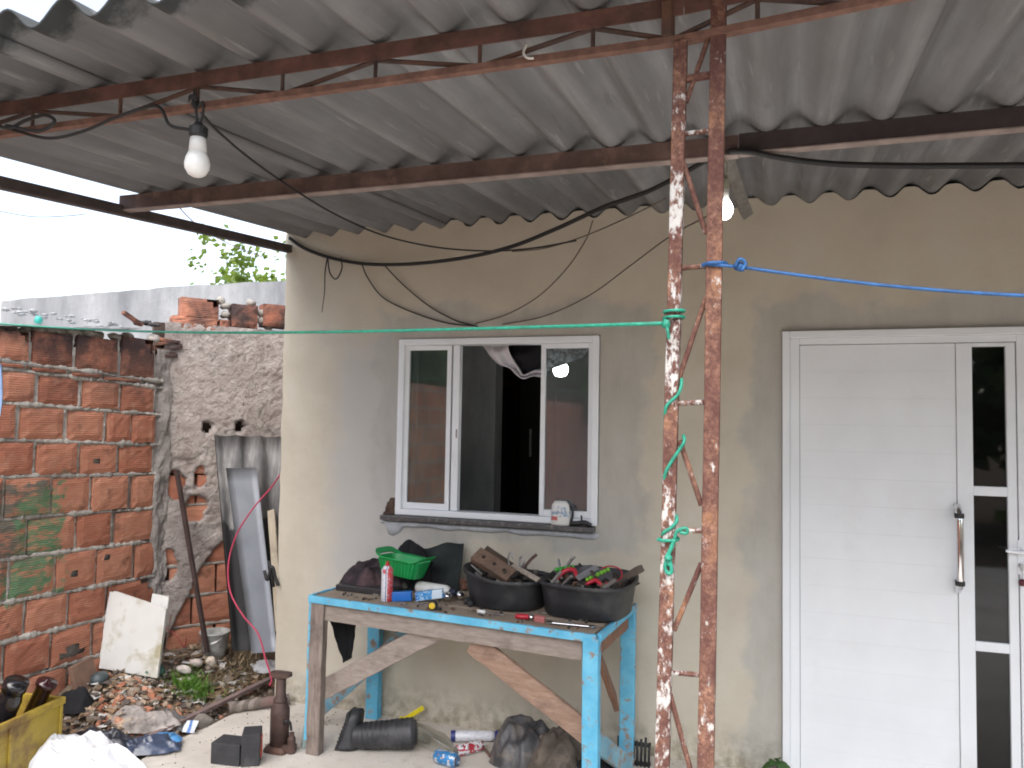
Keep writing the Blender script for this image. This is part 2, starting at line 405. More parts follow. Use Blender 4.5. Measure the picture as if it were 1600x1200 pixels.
FACADE = m_facade(); FIBRO = m_fibro(); BRICK = m_brick(); CONC = m_concrete(); PATIO = m_patio(); DIRT = m_dirt()
MORTAR = m_mortar('rough_mortar', (.24, .22, .195), (.40, .37, .33), (.55, .52, .47), .4)
PLASTER = m_mortar('old_lime_plaster', (.29, .24, .22), (.43, .375, .345), (.60, .545, .51), .25, 1.6)
RUST = m_rust('rusty_steel', False, .5); RUSTP = m_rust('rust_through_white_paint', True, .522); RUSTQ = m_rust('rust_with_paint_traces', True, .61, seed=4)
DKRUST = simple('dark_rusty_steel', (.075, .045, .038), .8, 0, .4, 22, .3, dirt=(.14, .07, .045))
WHITE = simple('white_powder_coat', (.74, .765, .79), .22, 0, .03, 5, .0, dirt=(.70, .71, .72), dirt_amt=.2, dscale=2)
WHITEB = simple('white_aluminium', (.76, .79, .82), .35, 0, .04, 6, .0)
BLACK = plastic('black_rubber', (.018, .018, .019), .55)
CABLE = plastic('black_cable', (.012, .012, .013), .6)
GLASS = m_glass('dusty_mirror_tint_glass', (.5, .55, .53), .09, .12, dustcol=(.30, .36, .33))  # greenish dust colour also paints in the mirrored greenery
GLASSR = m_glass('hazy_window_glass', (.72, .75, .77), .115, .14, dustcol=(.38, .40, .41), rough=.045)
DARKGL = m_glass('dark_door_glass', (.08, .10, .10), .0, .012, rough=.03)
CHROME = simple('chrome', (.75, .75, .77), .08, 1.0, .03, 8, 0)
STEEL = simple('tool_steel', (.42, .42, .43), .35, .9, .25, 25, .1, dirt=(.15, .09, .06), dirt_amt=.3)

# ------------------------------------------------------------------ setting: ground, patio
def ground_h(x, y):
    """the yard by the boundary wall is heaped up a little"""
    a = max(0, min(1, (-2.88-x)/.62)); b = max(0, min(1, (y+1.25)/.85)); a = a*a*(3-2*a); b = b*b*(3-2*b)
    return -.03 + a*b*(.19 + .04*nz((x, y, 0), 2.1)) + a*.018*nz((x, y, 3), 9)
g = G()
xs = [-60, -30, -15, -8, -5] + [-4.4+.06*i for i in range(28)] + [-1, 3, 8, 20, 60]
ys = [-60, -30, -15, -8, -5, -3.5] + [-2.4+.06*i for i in range(62)] + [3, 8, 20, 60]
g.add([(x, y, ground_h(x, y) if -4.5 < x < -2.6 and -2.5 < y < 1.6 else -.05) for y in ys for x in xs],
      [(j*len(xs)+i, j*len(xs)+i+1, (j+1)*len(xs)+i+1, (j+1)*len(xs)+i) for j in range(len(ys)-1) for i in range(len(xs)-1)])
structure(g.build('ground', DIRT, smooth=True))
def gz(x, y): return ground_h(x, y)
# patio slab with a broken left edge
g = G(); N = 60; top = []; bot = []
edge = []
for i in range(N+1):
    y = -7 + 7*i/N
    e = -2.86 - .10*max(0, -y-.2)*.6 + .03*nz((0, y, 0), 5) + .015*nz((0, y, 4), 17)
    edge.append((e if y > -3 else e, y))
for i in range(N):
    (a, y0), (b, y1) = edge[i], edge[i+1]
    g.add([(a, y0, 0), (3.4, y0, 0), (3.4, y1, 0), (b, y1, 0)], [(0, 1, 2, 3)])
    g.add([(a-.01, y0, -.07), (a, y0, 0), (b, y1, 0), (b-.01, y1, -.07)], [(0, 1, 2, 3)])
structure(g.build('patio', PATIO))

# ------------------------------------------------------------------ house
house = thing('house', 'cream rendered house front with a sliding window and a white door', 'house')
XL, XR = -2.80, 3.3
WX0, WX1, WZ0, WZ1 = -2.045, -.880, 1.122, 2.105
DX0, DX1, DZ1 = .014, 1.075, 2.104
PITCH = .177; VALLEY = .318; SL = .08; ZR = 2.756
def sheet_z(x, y): return ZR + SL*y - .028*cos(2*pi*(x-VALLEY)/PITCH)
g = G(); T = .15
n = 48; L = []
for i in range(n+1):
    z = 2.70*i/n
    L.append(XL + .012*nz((0, z, 2), 6) + .007*nz((0, z, 5), 22) - .02*(z/2.7) + .0)
for i in range(n):
    z0, z1 = 2.70*i/n, 2.70*(i+1)/n
    g.hexa([(L[i], 0, z0), (WX0, 0, z0), (WX0, T, z0), (L[i]+.01, T, z0), (L[i+1], 0, z1), (WX0, 0, z1), (WX0, T, z1), (L[i+1]+.01, T, z1)])
g.box(WX0, WX1, 0, T, 0, WZ0); g.box(WX0, WX1, 0, T, WZ1, 2.70)
g.box(WX1, DX0, 0, T, 0, 2.70); g.box(DX0, DX1, 0, T, DZ1, 2.70); g.box(DX1, XR, 0, T, 0, 2.70)
def zt(x): return min(2.77, sheet_z(x, 0) - .003 + .004*nz((x, 0, 0), 30))
K = 420
for i in range(K):
    a, b = XL + (XR-XL)*i/K, XL + (XR-XL)*(i+1)/K
    a0 = a if i else L[-1]
    g.add([(a0, 0, 2.70), (b, 0, 2.70), (b, 0, zt(b)), (a0, 0, zt(a)), (a0, T, 2.70), (b, T, 2.70), (b, T, zt(b)), (a0, T, zt(a))],
          [(0, 1, 2, 3), (5, 4, 7, 6), (3, 2, 6, 7)])
g.build('front_wall', FACADE, house)
# chipped hole in the render beside the lower left corner of the window, and the cement smeared under the sill
g = G()
for i in range(22):
    v_ = random.random(); g.blob((-2.052-.062*(1-v_)*random.random()-.006, rnd(-.004, .004), 1.116+.085*v_), rnd(.012, .022), i, .6, 7, 5, (1.2, .4, 1), 2.2)
g.build('broken_render', m_mortar('exposed_rubble', (.04, .03, .025), (.13, .085, .06), (.30, .24, .17), .8), house, smooth=True)
def smear(u, v):
    x = -2.135 + u*1.26
    zt_, zb = 1.083, 1.045 - .012*nz((x, 0, 0), 9) - .028*math.exp(-((x+2.06)/.05)**2) - (.02 if x < -2.0 else 0)
    if u < .03: zt_, zb = 1.083+.0, 1.06
    y = -.006 - .020*sin(pi*min(1, max(0, v)))*(.7+.3*nz((x, v, 0), 12)) if 0 < v < 1 and .001 < u < .999 else .004
    return V((x, y, zb + (zt_-zb)*v))
G().grid(70, 6, smear).build('cement_smear', simple('wet_cement', (.40, .42, .44), .8, 0, .2, 18, .5), house, smooth=True)
g = G(); g.box(-2.115, -.895, -.05, .02, 1.086, 1.112)
g.build('window_sill', simple('dark_granite', (.07, .07, .072), .35, 0, .7, 180, .0, dirt=(.22, .21, .2), dirt_amt=.4, dscale=40), house, bevel=.003)
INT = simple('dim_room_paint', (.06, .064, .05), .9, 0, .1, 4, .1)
g = G(); g.box(XL+.0, XL+.14, T+.001, 4.2, 0, 2.72); g.build('side_wall', FACADE, house)
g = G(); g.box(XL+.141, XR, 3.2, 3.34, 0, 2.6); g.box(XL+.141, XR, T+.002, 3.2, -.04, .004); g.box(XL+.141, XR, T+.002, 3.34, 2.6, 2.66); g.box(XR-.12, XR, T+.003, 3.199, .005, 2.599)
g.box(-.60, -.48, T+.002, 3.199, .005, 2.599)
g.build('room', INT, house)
FRAMEB = simple('brown_door_frame', (.22, .14, .06), .5, 0, .2, 20, .1, stretch=(4, 4, .5))
g = G()
p, q = at(770, 740, Y=3.19), at(802, 740, Y=3.19)
g.box(p.x, p.x+.06, 3.15, 3.199, .01, 2.0); g.box(q.x, q.x+.05, 3.15, 3.199, .01, 2.0); g.box(p.x, q.x+.05, 3.149, 3.198, 2.0, 2.06)
g.build('inner_doorway', FRAMEB, house, bevel=.004)
# roof over the house itself behind the porch sheets
g = G()
def roofback(u, v):
    x = XL + u*(XR-XL); return V((x, .32 + v*4.2, sheet_z(x, .32 + v*4.2) + .012))
g.grid(360, 2, roofback); g.build('roof', FIBRO, house, solid=.006, smooth=True)

# window
g = G(); fy0, fy1 = -.014, .075
def frame(g, x0, x1, z0, z1, w, y0, y1, wb=None):
    wb = wb or w
    g.box(x0, x0+w, y0, y1, z0, z1); g.box(x1-w, x1, y0, y1, z0, z1)
    g.box(x0+w, x1-w, y0, y1, z1-w, z1); g.box(x0+w, x1-w, y0, y1, z0, z0+wb)
frame(g, WX0+.004, WX1-.004, WZ0-.006, WZ1-.003, .036, fy0, fy1, .034)
win = g.build('window', WHITEB, house, bevel=.003)
for (x0, x1, y0, y1) in ((-2.005, -1.722, .004, .028), (-1.716, -1.20, .032, .056), (-1.203, -.917, .004, .028)):
    g = G()
    if x0 == -1.716:   # the two sliding leaves stand behind the fixed ones: only their stiles show
        g.box(-1.712, -1.672, .004, .045, WZ0+.030, WZ1-.040); 
        g.build('sliding_stile', WHITEB, win, bevel=.002); continue
    frame(g, x0, x1, WZ0+.029, WZ1-.040, .026, y0, y1, .034)
    if x0 < -2: frame(g, x0+.036, x0+.060, WZ0+.068, WZ1-.074, .010, .03, .05)
    g.build('sash', WHITEB, win, bevel=.003)
    g = G(); g.box(x0+.024, x1-.024, .014, .018, WZ0+.06, WZ1-.062)
    g.build('window_pane', GLASS if x0 < -2 else GLASSR, win)
g = G(); g.box(-1.685, -1.679, -.004, .006, 1.55, 1.60); g.build('latch', CHROME, win, bevel=.002)

# door
g = G()
frame(g, DX0+.002, DX1-.002, .0, DZ1-.003, .034, -.030, .06, .02)
g.box(DX0+.036, DX0+.080, -.016, .05, .02, DZ1-.037); g.box(DX1-.080, DX1-.036, -.016, .05, .02, DZ1-.037)
g.box(DX0+.080, DX1-.080, -.016, .05, DZ1-.068, DZ1-.037)
door = g.build('door', WHITE, house, bevel=.003)
nb = 16; z0, z1 = .022, DZ1-.071
for i in range(nb):
    a, b = z0 + (z1-z0)*i/nb, z0 + (z1-z0)*(i+1)/nb
    G().box(DX0+.082, .757, -.0042, .035, a+.00012, b-.00012).build('door_board', WHITE, door, bevel=.00035)
g = G(); g.box(.759, .823, -.010, .04, z0, z1); g.box(.955, DX1-.083, -.010, .04, z0, z1)
for a, b in ((1.350, 1.392), (.668, .710), (z0, z0+.06), (2.016, z1)): g.box(.823, .955, -.0095, .039, a, b)
g.build('leaf_frame', WHITE, door, bevel=.0025)
for a, b in ((z0+.06, .668), (.710, 1.350), (1.392, 2.016)):
    G().box(.822, .956, .008, .014, a-.002, b+.002).build('door_pane', DARKGL, door)
hx = .756
g = G(); path = [(hx, -.012, .925), (hx, -.045, .948), (hx, -.062, .985), (hx, -.066, 1.11), (hx, -.062, 1.24), (hx, -.045, 1.28), (hx, -.012, 1.302)]
g.tube(smooth_path(path, 5), .0145, 14); hd = g.build('pull_handle', CHROME, door, smooth=True)
for z in (.966, 1.262):
    g = G(); g.tube([(hx, -.058, z-.010), (hx, -.060, z+.010)], .0195, 14); g.tube([(hx, -.058, z), (hx, -.008, z)], .012, 10)
    g.build('handle_collar', BLACK, door, bevel=.002)
g = G(); g.tube([(1.004, -.010, 1.115), (1.004, -.05, 1.115)], .009, 10); g.tube([(1.004, -.05, 1.115), (.935, -.052, 1.119)], lambda t: .0085-.002*t, 10)
g.cbox((1.004, -.0125, 1.09), (.03, .005, .15)); g.build('lever', WHITEB, door, bevel=.002)
g = G(); g.tube([(.998, -.012, 1.055), (.998, -.028, 1.055)], .009, 12); g.cbox((.998, -.034, 1.050), (.012, .003, .028))
g.tube([(.998, -.036, 1.04), (.999, -.038, 1.00)], .002, 5); g.build('key', STEEL, door)
g = G(); g.lathe([(.0, -.017), (.013, -.012), (.016, 0), (.012, .012), (0, .016)], 12, Matrix.Translation((.999, -.036, .985))); g.build('key_tag', plastic('maroon_plastic', (.10, .015, .025)), door, smooth=True)

# things inside the room
ward = thing('wardrobe', 'dark wardrobe with a slim handle standing inside behind the open window', 'wardrobe', (-1.2, 2.2, 0))
p, q = at(812, 700, Y=2.0), at(846, 700, Y=2.0)
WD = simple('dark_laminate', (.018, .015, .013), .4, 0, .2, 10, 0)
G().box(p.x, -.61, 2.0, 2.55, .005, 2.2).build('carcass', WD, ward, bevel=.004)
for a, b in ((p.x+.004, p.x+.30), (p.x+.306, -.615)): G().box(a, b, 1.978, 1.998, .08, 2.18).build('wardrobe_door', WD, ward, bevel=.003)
h_ = at(829, 690, Y=1.97)
G().box(h_.x-.007, h_.x+.007, 1.95, 1.978, h_.z-.12, h_.z+.10).build('handle', simple('dull_metal', (.5, .5, .48), .4, .8, .1, 20, 0), ward, bevel=.003)
def drape(A, B, C, D, bulge, seed):
    A, B = [V(p) for p in A], [V(p) for p in B]
    SA, SB = smooth_path(A, 8), smooth_path(B, 8); n = min(len(SA), len(SB))-1
    def fn(u, v):
        i = u*n; k = min(int(i), n-1); t = i-k
        a = SA[k].lerp(SA[k+1], t); b = SB[k].lerp(SB[k+1], t); p = a.lerp(b, v)
        p.y += bulge*sin(v*9+u*4+seed)*.5 + bulge*nz(p, 14, seed)
        return p
    return G().grid(40, 16, fn)
Yc = .16
w_ = lambda *pts: [at(x, y, Y=Yc) for x, y in pts]
o = drape(w_((744, 534), (760, 548), (776, 568), (797, 576), (816, 592), (834, 588), (852, 591)), w_((796, 532), (797, 548), (803, 562), (813, 577), (818, 585), (836, 577), (856, 578)), None, None, .04, 1).build('curtain', cloth('white_voile', (.66, .64, .68), .1), org=w_((790, 540))[0], smooth=True, solid=.002)
tag(o, 'thin white curtain tied up in a swag inside the open part of the window', 'curtain')
Yc = .20
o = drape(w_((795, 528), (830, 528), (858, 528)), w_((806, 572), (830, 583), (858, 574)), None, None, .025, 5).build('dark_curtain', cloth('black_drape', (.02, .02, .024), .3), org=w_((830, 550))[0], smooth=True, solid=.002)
tag(o, 'dark cloth bunched behind the white curtain swag at the top of the window', 'curtain')
Yc = .11
t = NT('grey_lace'); k = t.ramp(t.noise(t.coord('World'), 55, 5, .7), [(.40, (.10, .10, .105)), (.52, (.55, .56, .57)), (.62, (.80, .81, .82))]); t.col(k); t.rough(.9)
tl_ = t.n('ShaderNodeBsdfTranslucent'); t.l(k, tl_.inputs[0]); mx = t.n('ShaderNodeMixShader'); mx.inputs[0].default_value = .55
t.l(t.b.outputs[0], mx.inputs[1]); t.l(tl_.outputs[0], mx.inputs[2]); t.l(mx.outputs[0], t.out.inputs[0]); LACE = t.m
o = drape(w_((852, 528), (890, 527), (940, 526)), w_((856, 580), (885, 568), (908, 560), (940, 572)), None, None, .02, 9).build('lace_curtain', LACE, org=w_((890, 545))[0], smooth=True, solid=.002)
tag(o, 'grey lace curtain gathered behind the top of the right window pane', 'curtain')
bp = at(876, 577, Y=.30)
glare_lamp = thing('glare_bulb', 'glowing bulb added behind the right window pane to make its bright spot', 'light bulb', bp)  # added emitter: stands in for the bright spot of glare in the pane
g = G(); g.lathe([(0, -.045), (.03, -.038), (.045, -.012), (.044, .012), (.03, .035), (.018, .05), (.016, .07)], 16, Matrix.Translation(bp)); g.build('bulb', m_emit('glare_bulb_glow', (1, .98, .95), 9), glare_lamp, smooth=True)
g = G(); g.lathe([(.02, .07), (.022, .11), (.01, .12)], 12, Matrix.Translation(bp)); g.tube([bp+V((0, 0, .118)), (bp.x, bp.y, 2.6)], .003, 6); g.build('socket', BLACK, glare_lamp)

# ------------------------------------------------------------------ porch canopy
canopy = thing('porch_canopy', 'rusty steel porch with a corrugated fibre cement roof and lattice column', 'porch')
seams = [-2.815] + [.31-1.062*k for k in (2, 1, 0)] + [1.372, 2.434, 3.5]
for i in range(len(seams)-1):
    a, b = seams[i], seams[i+1] + (.045 if i < len(seams)-2 else 0)
    nx = int((b-a)/PITCH*14)
    y_f = -2.70 + .02*nz((i*3.1, 0, 0), 1) ; lift = .0075*(i % 2)
    def fn(u, v, a=a, b=b, yf=y_f, lift=lift):
        x = a + (b-a)*u; y = yf + (.34-yf)*v
        return V((x, y, sheet_z(x, y) + .004 + lift + .0015*nz((x, y, 0), 3)))
    G().grid(nx, 14, fn).build('corrugated_sheet', FIBRO, canopy, smooth=True, solid=.006)
# rear purlin, a C channel
def yz(px, py, Y): return at(px, py, Y=Y).z
PY = -1.29
g = G()
for (x0, x1, dz) in ((-.128, 3.2, .004), (-2.80, -.13, 0)):
    g = G(); g.box(x0, x1, PY, PY+.004, 2.560+dz, 2.624+dz); g.box(x0, x1, PY+.004, PY+.042, 2.620+dz, 2.624+dz)
    pur = g.build('purlin', simple('dark_purlin_steel', (.045, .033, .033), .75, 0, .35, 12, .25) if x0 > -1 else simple('dusty_brown_steel', (.115, .072, .062), .75, 0, .35, 12, .25, dirt=(.22, .14, .11), dirt_amt=.3, dscale=9), canopy)
for (x0, x1, dz) in ((-2.80, -.13, 0), (-.128, 3.2, .004)):
    G().box(x0, x1, PY-.003, PY+.042, 2.555+dz, 2.5598+dz).build('purlin_lip', simple('edge_highlight', (.30, .24, .215), .6, .2, .3, 14, .2), pur)  # highlight along the bottom flange, painted in as a paler colour
g = G()
g.bar((-2.80, -2.72, 2.440), (-2.80, .0, 2.665), .045, .046); g.build('side_rail', simple('dark_brown_steel', (.075, .058, .054), .75, 0, .3, 16, .2), canopy, bevel=.003)
# front lattice beam
TY = -2.375
truss_g = G()
XK = -.19                                   # right of the column the beam swings a little forward
def ty(x): return TY - max(0, x-XK)*.135
truss_g.box(-2.79, XK, TY-.001, TY+.003, 2.496, 2.536); truss_g.box(-2.79, XK, TY+.003, TY+.036, 2.532, 2.536)
truss_g.bar((XK+.002, TY+.001, 2.516), (1.9, ty(1.9)+.001, 2.516), .004, .040); truss_g.bar((XK+.002, TY+.021, 2.534), (1.9, ty(1.9)+.021, 2.534), .034, .004)
tr = truss_g.build('top_chord', simple('reddish_brown_steel', (.12, .058, .045), .75, 0, .4, 18, .3, dirt=(.06, .035, .03), dirt_amt=.35, dscale=8), canopy)
CHORD = simple('orange_rusty_steel', (.17, .088, .064), .85, 0, .35, 30, .3, dirt=(.11, .055, .04), dirt_amt=.4, dscale=14)
g = G(); g.box(-2.79, XK, TY-.004, TY+.018, 2.436, 2.452); g.bar((XK+.002, TY+.007, 2.444), (1.9, ty(1.9)+.007, 2.444), .022, .016); bc = g.build('bottom_chord', CHORD, tr)
sx = [at(px, 130, Y=TY).x for px in (-250, -90, 52, 188, 308, 440, 585, 748, 925)]
while sx[-1] < 1.8: sx.append(sx[-1] + .172)
for i, x in enumerate(sx):
    G().tube([(x, ty(x)+.004, 2.450), (x, ty(x)+.004, 2.498)], .005, 8).build('strut', DKRUST, tr)
    if i+1 < len(sx):
        a, b = (x, sx[i+1]) if i % 2 else (sx[i+1], x)
        G().tube([(a, ty(a)+.010, 2.450), (b, ty(b)+.010, 2.500)], .006, 8).build('lattice_rod', DKRUST, tr)
# rafters of the same steel under the sheets at the column line
g = G(); g.bar((-.16, TY+.04, 2.505), (-.16, -1.24, 2.585), .035, .035)
# lattice column
CY = TY + .004
def cxl(z): return -.240 + .0185*z
def cxr(z): return -.149 + .0125*z
g = G(); g.plank((cxl(-.05), CY, -.05), (cxl(2.44), CY, 2.44), .0275, .0275, (0, 1, 0), 12, .0015, 2)
clm = g.build('left_post', RUSTP, canopy, bevel=.003, label='lattice column post with white paint flaking off')
clm.name = 'column_post'
g = G(); g.plank((cxr(-.05), CY, -.05), (cxr(2.53), CY, 2.53), .031, .031, (0, 1, 0), 12, .0015, 5)
g.build('column_post', RUSTQ, canopy, bevel=.003, label='lattice column post rusted all over')
for py in (122, 208, 418, 630, 830, 1055, 1300, 1560):
    z = at(1085, py, Y=CY).z
    if z < .05: continue
    G().tube([(cxl(z)+.012, CY, z), (cxr(z)-.014, CY, z+.002)], .0055 if py != 122 else .009, 8).build('column_rung', RUSTP if py > 122 else RUST, canopy)
for (xa, ya, xb, yb) in ((1106, 62, 1072, 160), (1068, 255, 1103, 365), (1103, 465, 1058, 600), (1062, 688, 1096, 790), (1096, 880, 1053, 985), (1047, 1085, 1082, 1215)):
    p, q = at(xa, ya, Y=CY), at(xb, yb, Y=CY); G().tube([p, q], .0055, 8).build('column_brace', RUSTQ, canopy)
# column head plate
g = G(); g.box(-.235, -.212, CY-.012, CY+.02, 2.452, 2.53); g.build('column_head', DKRUST, canopy, bevel=.003)

# a strip of old board hanging beside the lit bulb
p, q = at(1132, 236, Y=-1.20), at(1168, 338, Y=-.62)
g = G(); g.plank(p, q, .045, .012, (0, -1, .3), 6, .004, 3)
tag(g.build('hanging_lath', m_wood('grey_lath', (.10, .095, .085), (.2, .19, .17), along=(6, 6, 1)), org=p), 'grey wooden lath hanging from the porch purlin beside the lit bulb', 'lath')
bp = at(1131, 329, Y=-1.27)
lb = thing('light_bulb', 'lit white bulb shining behind the rusty column under the purlin', 'light bulb', bp)
g = G(); g.lathe([(0, -.031), (.012, -.030), (.022, -.023), (.029, -.010), (.031, .004), (.027, .020), (.019, .034)], 18, Matrix.Translation(bp)); g.build('bulb', m_emit('lit_bulb_lens', (1, .985, .95), 9), lb, smooth=True)
g = G(); g.lathe([(.019, .034), (.0165, .06), (.014, .075)], 16, Matrix.Translation(bp)); g.build('bulb_neck', plastic('bulb_white', (.7, .7, .68)), lb, smooth=True)
g = G(); g.lathe([(.017, .070), (.019, .105), (.010, .115)], 14, Matrix.Translation(bp)); g.tube(smooth_path([bp+V((0, 0, .11)), bp+V((.012, 0, .15)), bp+V((-.004, .01, 2.56-bp.z))], 5), .003, 6)
g.build('socket', simple('dusty_socket', (.25, .24, .18), .6), lb)
bp = at(308, 258, Y=TY-.012)
lb = thing('light_bulb', 'unlit white bulb hanging in a black socket from the rusty lattice beam', 'light bulb', bp)
g = G(); g.lathe([(0, -.031), (.012, -.030), (.022, -.024), (.030, -.010), (.032, .004), (.029, .018), (.0225, .033)], 20, Matrix.Translation(bp)); g.build('bulb', simple('frosted_bulb', (.74, .74, .72), .3, 0, .02, 5, 0), lb, smooth=True)
g = G(); g.lathe([(.0225, .033), (.0205, .058), (.0195, .072)], 20, Matrix.Translation(bp)); g.build('bulb_neck', plastic('bulb_white', (.7, .7, .68)), lb, smooth=True)
g = G(); g.lathe([(.0195, .070), (.0235, .078), (.0235, .098), (.014, .104), (.009, .112)], 16, Matrix.Translation(bp))
hook = at(303, 158, Y=TY-.012)
g.tube(smooth_path([bp+V((.004, 0, .108)), bp+V((.016, -.004, .13)), bp+V((.010, 0, .165)), hook+V((.004, 0, -.02)), hook+V((0, 0, .03))], 6), .0032, 6)
g.tube(smooth_path([bp+V((-.004, 0, .108)), bp+V((-.006, -.004, .14)), bp+V((-.012, 0, .17)), hook+V((-.005, 0, -.01)), hook+V((0, 0, .02))], 6), .0032, 6)
for k in range(3): g.tube(smooth_path([hook+V((-.012, -.004, .004*k)), hook+V((0, -.012, .003+.004*k)), hook+V((.013, -.002, .005*k))], 4), .003, 6)
g.build('socket', BLACK, lb)

# ------------------------------------------------------------------ cables, ropes, cords
def cable(name, pts, r, mat, label, cat='cable', n=10, wob=0, sides=7):
    P = smooth_path(pts, n)
    if wob: P = [p + V((wob*nz(p, 6, 1), wob*.5*nz(p, 6, 2), wob*nz(p, 6, 3))) for p in P]
    g = G(); g.tube(P, r, sides)
    return tag(g.build(name, mat, org=P[0], smooth=True), label, cat)
def AY(*l): return [at(x, y, Y=Y) for x, y, Y in l]
cable('power_cable', AY((452, 372, -.03), (480, 390, -.03), (525, 405, -.03), (580, 413, -.05), (650, 412, -.13), (730, 402, -.28), (800, 385, -.45), (870, 357, -.62), (940, 325, -.78), (1010, 300, -.93), (1060, 275, -1.05), (1105, 250, -1.18), (1140, 237, -1.29)), .010, CABLE, 'thick black cable sagging across the house front from its corner to the purlin')
cable('power_cable', AY((1140, 236, -1.31), (1175, 238, -1.31), (1230, 248, -1.25), (1300, 256, -1.2), (1400, 259, -1.2), (1500, 259, -1.2), (1640, 258, -1.2)), .0105, CABLE, 'thick black cable running right from the column under the roof sheets')
cable('lamp_wire', AY((306, 165, TY-.02), (340, 205, -2.1), (400, 255, -1.7), (470, 303, -1.35), (530, 338, -1.05), (600, 368, -.78), (680, 386, -.6), (760, 392, -.48), (830, 388, -.5), (900, 376, -.62)), .0042, CABLE, 'thin dark wire sagging from the unlit bulb to the thick black cable', 'wire')
TAUPE = plastic('grey_brown_wire', (.10, .08, .065), .7)
cable('wire', AY((566, 414, -.05), (575, 435, -.03), (600, 466, -.02), (650, 490, -.015), (700, 505, -.012), (742, 509, -.012)), .0038, CABLE, 'thin dark wire looping down from the cable to above the window, the left one', 'wire')
cable('wire', AY((600, 414, -.06), (630, 445, -.03), (670, 478, -.02), (710, 500, -.012), (746, 510, -.012)), .0038, CABLE, 'straight dark wire slanting from the cable down to above the window', 'wire')
cable('wire', AY((742, 506, -.012), (790, 492, -.02), (840, 464, -.1), (885, 420, -.25), (915, 375, -.45), (926, 345, -.7)), .0033, TAUPE, 'brownish wire curving up from above the window to the sagging cable', 'wire')
cable('wire', AY((785, 507, -.012), (850, 494, -.03), (920, 462, -.1), (985, 415, -.3), (1046, 370, -.6), (1110, 335, -1.1)), .0033, TAUPE, 'brownish wire rising from above the window towards the lit bulb', 'wire')
cable('wire', AY((800, 393, -.47), (850, 388, -.5), (910, 370, -.6), (980, 340, -.8), (1040, 310, -1.0)), .003, TAUPE, 'faint brown wire running just under the thick sagging cable', 'wire')
cable('cable_tie', AY((512, 400, -.05), (508, 425, -.045), (507, 455, -.045), (503, 488, -.04)), lambda t: .0045*(1-.6*t), CABLE, 'black tape end hanging straight down from the cable near the house corner', 'tape')
cable('cable_loop', AY((512, 400, -.06), (515, 425, -.065), (525, 436, -.065), (534, 420, -.065), (533, 403, -.06)), .004, CABLE, 'black cable loop hanging near the house corner, beside the tape end', 'cable')
# cables bundled on the lattice beam
cable('cable', AY((-30, 190, TY-.03), (20, 203, TY-.03), (75, 216, TY-.03), (130, 205, TY-.03), (190, 180, TY-.03), (245, 166, TY-.03), (265, 195, TY-.03), (292, 202, TY-.03), (306, 205, TY-.02)), .0045, CABLE, 'black cable slung along the lattice beam to the unlit bulb socket')
cable('cable', AY((-30, 182, TY-.05), (10, 200, TY-.05), (40, 188, TY-.05), (70, 180, TY-.05), (85, 190, TY-.05), (60, 205, TY-.05), (10, 196, TY-.05)), .005, CABLE, 'black cable coiled on the left end of the lattice beam')
# white string on the beam
cable('string', AY((823, 70, TY-.01), (818, 82, TY-.015), (824, 90, TY-.015), (834, 91, TY-.01)), .0028, plastic('white_string', (.6, .58, .54)), 'short white string tied round the rusty bottom chord of the beam', 'string')
GREENR = simple('green_nylon_rope', (.02, .26, .17), .45, 0, .3, 60, .4)
BLUER = simple('blue_nylon_rope', (.02, .10, .27), .45, 0, .3, 60, .4)
gr = thing('green_rope', 'green nylon rope strung across the yard from the column to the brick wall', 'rope', (cxl(1.78), CY, 1.78))
k0 = at(1042, 505, Y=CY-.02); e0 = at(-25, 504, X=-3.69)
P = []
for i in range(41):
    t = i/40; p = k0.lerp(e0, t); p.z -= .06*sin(pi*t)*.55; P.append(p)
g = G(); g.tube(P, .0042, 7); g.build('line', GREENR, gr, smooth=True)
g = G()
def wrap(z, dz, R=.0205, c=cxl): return [V((c(z)+R*cos(a)*1.02, CY+R*sin(a)*1.02, z+dz*i/12)) for i, a in enumerate([2*pi*j/12+2 for j in range(13)])]
zk = at(1052, 495, Y=CY).z
for k in range(2): g.tube(wrap(zk-.004+.013*k, .004), .0034, 6)
kk = at(1041, 506, Y=CY-.024)
g.blob(kk, .010, 3, .4, 8, 6); g.tube(smooth_path([kk, kk+V((.004, -.006, -.016)), kk+V((.006, -.004, -.032))], 4), .0036, 6)
g.build('knot', GREENR, gr, smooth=True)
g = G()
def front(px, py, dy=-.018): return at(px, py, Y=CY+dy)
for seg in (((1065, 592), (1064, 605), (1058, 618), (1047, 628), (1040, 638), (1039, 655)), ((1068, 680), (1069, 690), (1062, 702), (1050, 720), (1040, 738), (1037, 758)), ((1057, 805), (1057, 815), (1048, 825), (1037, 832), (1035, 840))):
    G().tube(smooth_path([front(x, y, -.016 if i not in (0, len(seg)-1) else -.004) for i, (x, y) in enumerate(seg)], 5), .0036, 6).build('winding', GREENR, gr, smooth=True)
for z in (845,): g.tube(wrap(at(1050, z, Y=CY).z, .006), .0036, 6)
g.tube(smooth_path([front(1054, 842), front(1058, 830), front(1072, 825), front(1073, 833), front(1062, 832)], 5), .0036, 6)
g.tube(smooth_path([front(1054, 842), front(1048, 858), front(1042, 872), front(1046, 884)], 5), .0045, 6)
g.tube(smooth_path([front(1043, 870), front(1039, 885), front(1043, 895), front(1049, 893), front(1047, 875)], 5), .004, 6)
g.blob(front(1044, 872, -.02), .008, 2, .4, 8, 6)
g.build('tail', GREENR, gr, smooth=True)
br = thing('blue_rope', 'blue nylon rope tied to the column and stretched over the door', 'rope', (cxr(1.9), CY, 1.9))
